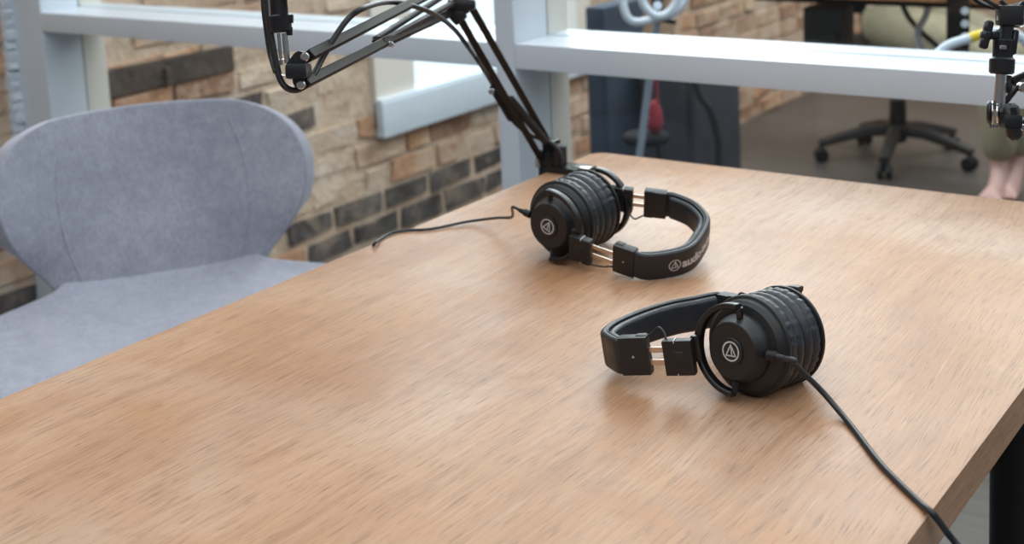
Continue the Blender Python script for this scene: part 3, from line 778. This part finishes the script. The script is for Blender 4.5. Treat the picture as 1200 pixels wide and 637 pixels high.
    for i in range(len(outl)): j = (i + 1) % len(outl); bm.faces.new((vs0[i], vs0[j], vs1[j], vs1[i]))
    obj_('end_bracket', bm, M['plastic_smooth'])
    for x, y in ((359.5, 66.5), (355, 99)):
        bm = bmesh.new(); a_ = at(x, y, DJ) + view * .0085; cyl(bm, L(a_), L(a_ + view * .004), .0042, n=16, bevel=.001)
        add_box(bm, (.005, .0010, .001), L(a_ + view * .0042), F); obj_('screw', bm, M['chrome'])
    # chrome U clip and rods
    bm = bmesh.new()
    tube(bm, [L(at(x, y, DJ)) for x, y in ((334, 70), (327.5, 70), (327, 78), (329.5, 87), (334, 89))], .0013, 8, 4); obj_('hinge_clip', bm, M['chrome'])
    bm = bmesh.new(); cyl(bm, L(at(326.5, 39, DJ)), L(at(330.0, 76, DJ)), .0015, n=10); cyl(bm, L(at(333.5, 39, DJ)), L(at(337, 74, DJ)), .0028, n=14); obj_('stand_rod', bm, M['chrome'])
    bm = bmesh.new(); cyl(bm, L(at(329.5, 38, DJ)), L(at(327.5, 17, DJ)), .0100, .0110, n=28, bevel=.0015); add_box(bm, (.006, .008, .007), L(at(340, 22, DJ)), F, .0015); add_box(bm, (.006, .008, .004), L(at(339, 36.5, DJ)), F, .001); obj_('collar', bm, M['plastic_smooth'])
    bm = bmesh.new(); cyl(bm, L(at(327.5, 20, DJ)), L(at(324, -22, DJ)), .0085, n=28, bevel=.001); obj_('swivel_tube', bm, M['plastic_smooth'])
    bm = bmesh.new(); cyl(bm, L(at(316.5, 19, DJ - .012)), L(at(314, -22, DJ - .012)), .0010, n=8); obj_('steel_wire', bm, M['chrome'])
    # microphone body just above the frame
    bm = bmesh.new(); m0 = at(344, -2, DJ); m1 = at(352, -150, DJ); mz = zto(m1 - m0)
    lathe(bm, [(0, 0), (.014, 0), (.0175, .003), (.0185, .012), (.0205, .030), (.0215, .075), (.0260, .084), (.0275, .090), (.0275, .105), (.024, .122), (.014, .132), (0, .135)], mz, L(m0), 36); mb = obj_('microphone', bm, M['plastic_dark'])
    bm = bmesh.new(); lathe(bm, [(.0277, .0905), (.0282, .092), (.0282, .096), (.0277, .0975)], mz, L(m0), 36); obj_('grille_ring', bm, M['chrome'], mb)
    bm = bmesh.new(); bar(bm, L(at(326, -20, DJ)), L(at(345, -30, DJ)), .014, .014, view, .003); obj_('mount_clip', bm, M['plastic_smooth'])
    # cable
    bm = bmesh.new()
    pts = [at(311, -30, DJ), at(313, 5, DJ), at(317, 38, DJ), at(322, 66, DJ), at(328, 92, DJ), at(338, 104, DJ), at(352, 104, DJ + .01), at(366, 90, DJ + .02), at(378, 68, DJ + .04), at(392, 44, DJ + .05), at(410, 20, DJ + .06), at(430, 8, DJ + .08), at(455, 2.5, dm), at(480, 6, dm + .03),
           at(510, 17, dm + .08), at(532, 34, DE - .03), at(548, 54, DE), at(562, 74, DE), at(578, 100, d1), at(600, 140, D0 - .06), at(622, 158, D0 - .02), at(644, 166, D0 - .02), at(656, 178, D0 - .02), at(659, 192, D0 - .02), at(657, 199, D0 - .01)]
    tube(bm, [L(p) for p in pts], .0030, 12, 6); obj_('cable', bm, M['rubber'])
    bm = bmesh.new(); tube(bm, [L(p) for p in [at(309, -30, DJ + .01), at(310, 6, DJ + .01), at(314, 40, DJ + .01), at(318, 64, DJ + .01), at(324, 84, DJ)]], .0034, 10, 6); obj_('cable', bm, M['rubber'])
    return root
boom_left()

# ------------------------------------------------------------------ second boom arm end, right
def boom_right():
    D = 1.34
    base = at(1173, 40, D)
    root = thing('microphone_arm', base, None, 'black boom arm end with wing knob and steel spigot at the right', 'microphone arm')
    L = lambda p: Vector(p) - base
    view = RW.col[2].normalized(); F = frame_of(RW.col[0], view)
    def A(x, y, dd=0): return L(at(x, y, D + dd))
    def ob(name, bm, mat, par=root): return finish(name, bm, mat, par)
    bm = bmesh.new(); cyl(bm, A(1170.5, 128), A(1173.5, 84), .0056, n=24, bevel=.0005); ob('spigot', bm, M['chrome'])
    bm = bmesh.new(); cyl(bm, A(1173.5, 87), A(1174.5, 67), .0122, .0124, 32, .002); cyl(bm, A(1174.5, 69), A(1176.5, 46), .0098, .0106, 28, .001)
    bar(bm, A(1171, 64), A(1172.5, 33), .0055, .012, view, .0015); bar(bm, A(1185.5, 64), A(1189.5, 35), .0055, .012, view, .0015); ob('swivel_yoke', bm, M['plastic_smooth'])
    bm = bmesh.new(); bar(bm, A(1178, 56), A(1181, 18), .012, .010, view, .002); add_box(bm, (.024, .02, .016), A(1183, 18), F, .003, 2); ob('mount_tongue', bm, M['plastic_dark'])
    bm = bmesh.new(); bar(bm, A(1157, 41), A(1172, 42), .008, .009, view, .002); k = ob('wing_knob', bm, M['plastic_smooth'])
    bm = bmesh.new(); a, b = A(1160, 24, -.004), A(1151.5, 57, -.004); bar(bm, a, a.lerp(b, .48), .0085, .008, view, .002); bar(bm, a.lerp(b, .50), b, .0085, .008, view, .002); bar(bm, a.lerp(b, .33), a.lerp(b, .72), .011, .010, view, .003); ob('wing', bm, M['plastic_smooth'], k)
    bm = bmesh.new(); add_box(bm, (.006, .004, .003), A(1175.5, 55.5, -.012), F, .0005); ob('rivet', bm, M['chrome'])
    bm = bmesh.new(); cyl(bm, A(1170, 24.5), A(1172.5, 15), .0024, n=12, bevel=.0004); ob('thumb_screw', bm, M['chrome'])
    bm = bmesh.new(); tube(bm, [A(x, y) for x, y in ((1186, 30.5), (1198, 31.5), (1206, 22))], .0010, 8, 4); tube(bm, [A(x, y) for x, y in ((1176, 26), (1188, 24), (1204, 18))], .0008, 8, 4); ob('wire_clip', bm, M['chrome'])
    # shock-mount cradle ring
    bm = bmesh.new(); rc = at(1186, -34, D); pts = []
    for i in range(48):
        a = 2 * math.pi * i / 48; pts.append(L(rc + RW.col[0] * math.cos(a) * .046 + (RW.col[1] * .78 + view * .62) * math.sin(a) * .046))
    sweep(bm, pts, rrect(.004, .006, .0015, 2), up=tuple((RW.col[1] * .62 - view * .78)), closed=True); 
    pts2 = [p + L(rc) * 0 + (RW.col[1] * .016) for p in [L(rc) + (q - L(rc)) * .72 for q in pts]]
    sweep(bm, pts2, rrect(.003, .005, .001, 2), up=tuple((RW.col[1] * .62 - view * .78)), closed=True)
    bar(bm, A(1152, -2), A(1178, 14), .004, .004, view); bar(bm, A(1172, 0), A(1184, 12), .004, .004, view); bar(bm, A(1200, 2), A(1188, 14), .004, .004, view)
    ob('shock_mount', bm, M['plastic_dark'])
    # hinge at the bottom
    bm = bmesh.new(); cyl(bm, L(at(1163, 133, D) - view * .004), L(at(1163, 133, D) + view * .002), .001, n=8)
    q0 = at(1160.5, 132, D); ax = (RW.col[0] * .93 + view * .37).normalized()
    cyl(bm, L(q0 - ax * .003), L(q0 + ax * .002), .0125, n=26, bevel=.002); ob('hinge_disc', bm, M['plastic_smooth'])
    bm = bmesh.new(); q1 = at(1166, 132, D)
    cyl(bm, L(q1 - ax * .0035), L(q1 - ax * .0015), .0118, n=26); cyl(bm, L(q1 + ax * .0015), L(q1 + ax * .003), .0100, n=26)
    for zz in (-1, 0, 1): cyl(bm, A(1164 + zz * 3.5, 149.5), A(1164 + zz * 3.5, 146), .0012, n=8)
    ob('hinge_plate', bm, M['chrome'])
    bm = bmesh.new(); cyl(bm, L(q1 + ax * .003), L(q1 + ax * .022), .0070, .0075, 20, .001); hk = ob('hinge_knob', bm, M['plastic_smooth'])
    bm = bmesh.new(); bar(bm, A(1184, 121, -.02), A(1189, 164, -.02), .0145, .013, view, .004); add_box(bm, (.018, .014, .02), A(1184, 142, -.018), F, .004, 2); ob('wing', bm, M['plastic_smooth'], hk)
    bm = bmesh.new(); bar(bm, A(1170, 127, .004), A(1190, 102, .012), .006, .013, view, .002); bar(bm, A(1190, 102, .012), A(1212, 88, .03), .006, .014, view, .002); br = ob('arm_bracket', bm, M['metal_black'])
    bm = bmesh.new(); q = at(1197, 102, D); cyl(bm, L(q - view * .002), L(q + view * .008), .0052, n=18, bevel=.001); ob('screw', bm, M['chrome'], br)
    bm = bmesh.new(); q = at(1197, 149, D - .02); cyl(bm, L(q - view * .002), L(q + view * .006), .0035, n=14, bevel=.001); ob('screw', bm, M['chrome'], br)
    bm = bmesh.new(); bar(bm, A(1184, 96, .02), A(1226, 78, .04), .008, .008, view); bar(bm, A(1193, 150, .0), A(1250, 110, .06), .010, .010, view); ob('arm_bar', bm, M['metal_black'])
    el = L(at(1206, 92, D + .03)) + Vector((.34, .10, .10)); bs = Vector((TX1 - .02, 1.50, TOP)) - base
    bm = bmesh.new(); bar(bm, A(1222, 80, .04), el + Vector((0, 0, .015)), .010, .010); ob('arm_bar', bm, M['metal_black'])
    bm = bmesh.new(); bar(bm, A(1246, 113, .06), el - Vector((0, 0, .015)), .010, .010); ob('arm_bar', bm, M['metal_black'])
    bm = bmesh.new(); add_box(bm, (.034, .02, .05), el, None, .005); ob('elbow_joint', bm, M['plastic_smooth'])
    for dx in (-.012, .012):
        bm = bmesh.new(); bar(bm, el + Vector((dx, 0, -.01)), bs + Vector((dx, 0, .05)), .009, .010); ob('lower_arm_bar', bm, M['metal_black'])
    bm = bmesh.new(); add_box(bm, (.06, .04, .010), bs + Vector((0, 0, .0055)), None, .003); cyl(bm, bs + Vector((0, 0, .01)), bs + Vector((0, 0, .06)), .013, n=20, bevel=.002)
    add_box(bm, (.010, .04, .075), bs + Vector((.0265, 0, -.030)), None, .002); add_box(bm, (.045, .03, .008), bs + Vector((.008, 0, -.064)), None, .002)
    cyl(bm, bs + Vector((0, 0, -.095)), bs + Vector((0, 0, -.0350)), .005, n=14); ob('clamp', bm, M['plastic_smooth'])
    bm = bmesh.new(); tube(bm, [A(1181, 88, .01), A(1180, 98, .01), A(1184, 108, .01)], .004, 10, 4); ob('cable', bm, M['rubber'])
    return root
boom_right()

# ------------------------------------------------------------------ office beyond the glass
# swivel chair base
def office_chair():
    c = atz(1052, 188, OF); root = thing('office_chair', c, None, 'dark five-star office chair base seen through the glass', 'office chair')
    hub_z = 0.15
    for i, a in enumerate((200, 272, 344, 56, 128)):
        a = math.radians(a + 8); d = Vector((math.cos(a), math.sin(a), 0)); bm = bmesh.new()
        sweep(bm, [Vector((0, 0, hub_z - .02)) + d * .02, d * .12 + Vector((0, 0, .125)), d * .22 + Vector((0, 0, .10)), d * .31 + Vector((0, 0, .075))], rrect(.058, .050, .012, 2), scale=lambda t: (1 - .35 * t, 1 - .4 * t))
        lg = finish('leg', bm, M['chairbase'], root)
        e = d * .30; s = Vector((-d.y, d.x, 0)); bm = bmesh.new()
        for k in (-1, 1): cyl(bm, e + s * k * .008 + Vector((0, 0, .028)), e + s * k * .026 + Vector((0, 0, .028)), .028, n=20, bevel=.004)
        cyl(bm, e + Vector((0, 0, .03)), e + Vector((0, 0, .08)), .01, n=12); finish('caster', bm, M['plastic_dark'], lg)
    bm = bmesh.new(); cyl(bm, (0, 0, .08), (0, 0, .25), .036, .032, 24, .004); finish('hub', bm, M['plastic_dark'], root)
    bm = bmesh.new(); cyl(bm, (0, 0, .25), (0, 0, .43), .016, n=20); finish('gas_lift', bm, M['grey_pole'], root)
    bm = bmesh.new(); add_box(bm, (.46, .46, .07), (0, 0, .46), Euler((0, 0, -.7)).to_matrix(), .03, 3); finish('seat', bm, M['plastic_dark'], root)
    bm = bmesh.new(); Rz = Euler((0, 0, -.7)).to_matrix(); add_box(bm, (.05, .42, .5), Rz @ Vector((-.25, 0, .82)), Rz, .02, 3); bar(bm, Rz @ Vector((-.22, 0, .46)), Rz @ Vector((-.26, 0, .7)), .06, .02); finish('backrest', bm, M['plastic_dark'], root)
    return root
oc = office_chair()

# seated person, cropped by the frame: trousers and bare feet show
def skin(name, verts, edges, radii, mat, parent, root_i=0, levels=2, loc=(0, 0, 0)):
    me = bpy.data.meshes.new(name); me.from_pydata([tuple(v) for v in verts], edges, []); me.update()
    o = bpy.data.objects.new(name, me); COL.objects.link(o); me.materials.append(mat)
    m = o.modifiers.new('skin', 'SKIN'); m.use_smooth_shade = True
    for i, r_ in enumerate(radii):
        sv = me.skin_vertices[0].data[i]; sv.radius = r_ if isinstance(r_, tuple) else (r_, r_); sv.use_root = (i == root_i)
    o.modifiers.new('sub', 'SUBSURF').levels = levels; o.modifiers['sub'].render_levels = levels
    if parent: o.parent = parent
    return o
def person():
    foot = atz(1176, 230, OF); hip = Vector((oc.location.x + .02, oc.location.y - .02, OF + .57))
    root = bpy.data.objects.new('person', None); COL.objects.link(root); root.location = (foot.x, foot.y, OF)
    tag(root, 'seated person in olive beige trousers with bare feet behind the glass', 'person')
    o = root.location; f = Vector((foot.x - hip.x, foot.y - hip.y, 0)).normalized(); s = Vector((-f.y, f.x, 0))
    H = hip - o; V = []; E = []; Rr = []
    def add(p, r_, par=None):
        V.append(Vector(p)); Rr.append(r_)
        if par is not None: E.append((par, len(V) - 1))
        return len(V) - 1
    pel = add(H, (.13, .11)); sp = add(H + Vector((0, 0, .20)) + f * .02, (.13, .10), pel); ch = add(H + Vector((0, 0, .40)) + f * .05, (.15, .11), sp)
    nk = add(H + Vector((0, 0, .53)) + f * .07, .055, ch); hd = add(H + Vector((0, 0, .60)) + f * .09, .07, nk); hd2 = add(H + Vector((0, 0, .70)) + f * .10, (.085, .10), hd); add(H + Vector((0, 0, .78)) + f * .09, .06, hd2)
    legs = []
    for k in (1, -1):
        sh = add(H + Vector((0, 0, .46)) + s * .17 * k + f * .05, .06, ch); el = add(H + Vector((0, 0, .24)) + s * .22 * k + f * .14, .042, sh); wr_ = add(H + Vector((0, 0, .34)) + f * .36 + s * .14 * k, .028, el)
        hn = add(H + Vector((0, 0, .34)) + f * .42 + s * .12 * k, (.035, .016), wr_)
        for q, ln in enumerate((.055, .065, .07, .06)):
            b0 = add(V[hn] + f * .03 + s * (q - 1.5) * .017, .009, hn); b1 = add(V[b0] + f * ln * .5 + Vector((0, 0, -.004)), .008, b0); add(V[b1] + f * ln * .5 + Vector((0, 0, -.014)), .007, b1)
        t0 = add(V[hn] - s * k * .035 + f * .0, .010, hn); add(V[t0] - s * k * .015 + f * .035, .008, t0)
        th = add(H + s * .10 * k + f * .05, .085, pel)
        ft = (Vector((.0, .0, 0)) if k == -1 else Vector((.03, .09, 0)) )
        kn = add(ft + Vector((0, 0, .50)) - f * .02 + s * .0, .06, th)
        cf = add(ft + Vector((0, 0, .33)) - f * .03, .052, kn); an = add(ft + Vector((0, 0, .09)) - f * .02, .033, cf)
        bl = add(ft + Vector((-.005, -.075, .035)), (.040, .024), an); toe = add(ft + Vector((-.008, -.135, .022)), (.042, .016), bl)
        for q in range(5): 
            a = add(V[toe] + Vector(((q - 2) * .017, -.015, 0)), .010 if q else .013, toe); add(V[a] + Vector((-.004, -.028 + abs(q - 1) * .004, -.006)), .0075, a)
        legs.append((th, kn, cf, an))
    body = skin('body', V, E, Rr, M['skin'], root)
    # clothes
    tv = [V[pel], V[pel] + Vector((0, 0, .1))]; te = [(0, 1)]; tr_ = [(.19, .18), (.17, .15)]
    for th, kn, cf, an in legs:
        i = len(tv); tv += [V[th], V[th].lerp(V[kn], .5), V[kn], V[cf], V[an] + Vector((0, 0, .025))]; te += [(0, i), (i, i + 1), (i + 1, i + 2), (i + 2, i + 3), (i + 3, i + 4)]; tr_ += [.105, .100, .086, .074, .060]
    skin('trousers', tv, te, tr_, M['olive'], root)
    sv = [V[pel] + Vector((0, 0, .08)), V[sp], V[ch], V[ch] + Vector((0, 0, .09))]; se = [(0, 1), (1, 2), (2, 3)]; sr = [(.15, .13), (.15, .12), (.17, .13), (.09, .08)]
    for k in (0, 1):
        j = 7 + k * (4 + 12 + 2 + 1 + 5 + 10); i = len(sv); sv += [V[j], V[j].lerp(V[j + 1], .8)]; se += [(2, i), (i, i + 1)]; sr += [.078, .06]
    skin('shirt', sv, se, sr, M['shirt'], root)
    hc = V[hd2] + Vector((0, 0, .045)) - f * .012
    bm = bmesh.new(); bmesh.ops.create_icosphere(bm, subdivisions=3, radius=1)
    for v in bm.verts: v.co = Vector((v.co.x * .098, v.co.y * .098, v.co.z * .10)) + hc
    bmesh.ops.delete(bm, geom=[v for v in bm.verts if (v.co - hc).dot(f) > .03 and v.co.z < hc.z + .03], context='VERTS'); finish('hair', bm, M['hair'], root)
    bm = bmesh.new(); fc = V[hd2] + f * .105
    cyl(bm, fc + Vector((0, 0, .01)), fc + f * .018 + Vector((0, 0, -.018)), .006, .011, 10); finish('nose', bm, M['skin'], root)
person()

# office desk with its hung units
def desk():
    y = 3.55; zt = 0.765
    x0 = aty(872, 6, y).x
    root = thing('desk', (x0, y, 0), None, 'brown wooden desk edge with black frame along the top right behind the glass', 'desk')
    p = lambda a: Vector(a) - root.location
    bm = bmesh.new(); add_box(bm, (1.7, .7, .03), p((x0 + .85, y + .35, zt - .0)), None, .003); finish('desktop', bm, M['deskwood'], root)
    bm = bmesh.new(); add_box(bm, (1.66, .04, .018), p((x0 + .85, y + .05, zt - .024)), None, .002); add_box(bm, (1.66, .04, .035), p((x0 + .85, y + .62, zt - .034)), None, .002); finish('frame', bm, M['metal_black'], root)
    for dx, dy in ((1.55, .06), (1.55, .62)):
        bm = bmesh.new(); add_box(bm, (.05, .05, zt - .03 - OF), p((x0 + dx, y + dy, (zt - .03 + OF) / 2)), None, .003); finish('leg', bm, M['metal_black'], root)
    c = aty(968, 20, y + .08); bm = bmesh.new(); zz = aty(968, 80, y + .08).z
    add_box(bm, (.115, .10, zt - .05 - zz), p((c.x, y + .10, (zt - .05 + zz) / 2)), None, .006); add_box(bm, (.09, .01, .05), p((c.x, y + .046, zz + .08)), None, .002); finish('power_unit', bm, M['plastic_dark'], root)
    c = aty(1127, 20, y + .02); zz = aty(1127, 92, y + .02).z
    bm = bmesh.new(); add_box(bm, (.058, .012, zt + .1 - zz), p((c.x, y - .012, (zt + .1 + zz) / 2)), None, .002); up = finish('perforated_upright', bm, M['metal_black'], root)
    for py in (13, 28, 43):
        q = aty(1131, py, y - .02); bm = bmesh.new(); cyl(bm, p((q.x, y - .018, q.z)), p((q.x, y - .024, q.z)), .010, n=16, bevel=.001); finish('bolt', bm, M['white_cable'], up)
desk()

def cab(name, pts, r_, mat, label, parts=None, group=None):
    bm = bmesh.new(); tube(bm, pts, r_, 10, 8); o = finish(name, bm, mat); tag(o, label, 'cable', group); return o
cab('cable', [at(1092, -12, 3.9), at(1085, 18, 3.9), at(1075, 40, 3.9), at(1085, 70, 3.9), at(1100, 100, 3.9)], .010, M['white_cable'], 'pale cable hanging below the desk edge, right of the black unit')
cab('cable', [at(1055, -10, 3.95), at(1058, 6, 3.95), at(1066, 22, 3.95), at(1082, 40, 3.95), at(1100, 58, 3.95), at(1104, 90, 3.95)], .008, M['rubber'], 'dark cable sagging under the desk beside the pale one')
g = at(1108, 68, 2.3)
bm = bmesh.new(); tube(bm, [at(x, y, 2.62) for x, y in ((1072, 88), (1100, 62), (1112, 53), (1124, 48.5), (1136, 45))], .0095, 12, 6); hose = finish('flexible_tube', bm, M['white_cable'])
tag(hose, 'pale tube with a yellow band just behind the partition glass', 'tube')
bm = bmesh.new(); tube(bm, [at(x, y, 2.62) for x, y in ((1136, 45), (1143, 42.5), (1152, 40))], .0098, 12, 4); finish('yellow_band', bm, M['yellow'], hose)
bm = bmesh.new(); tube(bm, [at(x, y, 2.62) for x, y in ((1152, 40), (1164, 37), (1190, 40), (1215, 60))], .0095, 12, 4); finish('tube_end', bm, M['white_cable'], hose)

# white cable loops on a black stand above the rail
st = at(770, 30, 3.4)
stand = thing('cable_stand', (st.x, st.y, 0), None, 'slim grey pole stand with black head and bolt behind the glass', 'stand')
p = lambda q: Vector(q) - stand.location
a_ = at(770, 26, 3.4); b_ = at(749, 185, 3.4); fl = a_ + (b_ - a_) * ((a_.z - OF - .02) / (a_.z - b_.z))
bm = bmesh.new(); cyl(bm, p(fl), p(a_), .009, n=16); finish('pole', bm, M['grey_pole'], stand)
bm = bmesh.new(); cyl(bm, p(fl) - Vector((0, 0, .02)), p(fl), .12, n=32, bevel=.004); finish('base', bm, M['plastic_dark'], stand)
bm = bmesh.new(); cyl(bm, p(at(770, 24, 3.4)), p(at(771, -20, 3.4)), .016, n=18); bar(bm, p(at(768, 21, 3.4)), p(at(792, 26, 3.4)), .02, .012); finish('head', bm, M['plastic_dark'], stand)
bm = bmesh.new(); q = at(770, 7, 3.38); v_ = RW.col[2]; cyl(bm, p(q), p(q + v_ * .014), .011, n=16, bevel=.002); finish('bolt', bm, M['white_cable'], stand)
cab('cable_loop', [at(x, y, 3.36) for x, y in ((728, -14), (730, 4), (734, 18), (742, 25.5), (756, 25), (770, 20.5), (790, 15), (805, -4), (810, -14))], .0105, M['white_cable'], 'white cable loop hanging from the stand, outer and wider loop')
cab('cable_loop', [at(x, y, 3.32) for x, y in ((752, -14), (753, 2), (760, 13), (770, 19), (782, 16), (792, 4), (797, -14))], .0105, M['white_cable'], 'white cable loop hanging from the stand, inner and smaller loop')

# dark cabinets, stool, bag seen through the lower pane
def block_thing(name, x0p, x1p, ytop, y, depth, mat, label, cat, panel):
    a = aty(x0p, 140, y).x; b = aty(x1p, 140, y).x; z = aty((x0p + x1p) / 2, ytop, y).z
    root = thing(name, ((a + b) / 2, y + depth / 2, OF), None, label, cat); z -= OF
    bm = bmesh.new(); add_box(bm, (b - a, depth, z), (0, 0, z / 2), None, .01); finish('body', bm, mat, root)
    bm = bmesh.new(); add_box(bm, ((b - a) * .8, .012, z * .8), (0, -depth / 2 - .006, z * .5), None, .005); finish('front_panel', bm, panel, root)
    return root
block_thing('locker', 690, 712, 9, 3.75, .26, M['navy'], 'tall narrow navy locker behind the glass, beside the white post', 'locker', M['navy'])
block_thing('speaker_cabinet', 748, 814, 64, 3.95, .35, M['navy_grey'], 'low slate grey cabinet behind the glass, left of the orange bricks', 'cabinet', M['navy_grey'])
q = atz(757, 200, 0.0); sp_ = at(757, 156, 3.7)
sp_.z -= OF
stool = thing('stool', (sp_.x, sp_.y, OF), None, 'small stool with a round black seat in front of the slate cabinet', 'stool')
bm = bmesh.new(); cyl(bm, (0, 0, sp_.z - .025), (0, 0, sp_.z), .066, n=32, bevel=.008); finish('seat', bm, M['matte_black'], stool)
for k in range(3):
    a = k * 2.094 + .4; bm = bmesh.new(); cyl(bm, (math.cos(a) * .09, math.sin(a) * .09, 0), (math.cos(a) * .03, math.sin(a) * .03, sp_.z - .02), .007, n=10); finish('leg', bm, M['metal_black'], stool)
# red bag on the cabinet front
r0 = Vector((sp_.x + .022, sp_.y + .01, sp_.z + OF + .046))
bag = thing('bag', r0, None, 'small dull red bag standing on the black stool seat', 'bag')
bm = bmesh.new(); bmesh.ops.create_icosphere(bm, subdivisions=3, radius=1)
for v in bm.verts: v.co = Vector((v.co.x * .022 * (1.1 - .3 * v.co.z), v.co.y * .02, v.co.z * .048))
finish('pouch', bm, M['red'], bag)
bm = bmesh.new(); tube(bm, [(-.012, 0, .04), (-.008, .01, .09), (.004, .01, .10), (.012, 0, .04)], .003, 8, 4); finish('strap', bm, M['red'], bag)
cab('cable', [at(x, y, 4.4) for x, y in ((812, 88), (820, 112), (832, 128), (838, 148), (842, 172), (840, 210), (832, 262))], .012, M['rubber'], 'thick black cable curving down in front of the orange bricks')
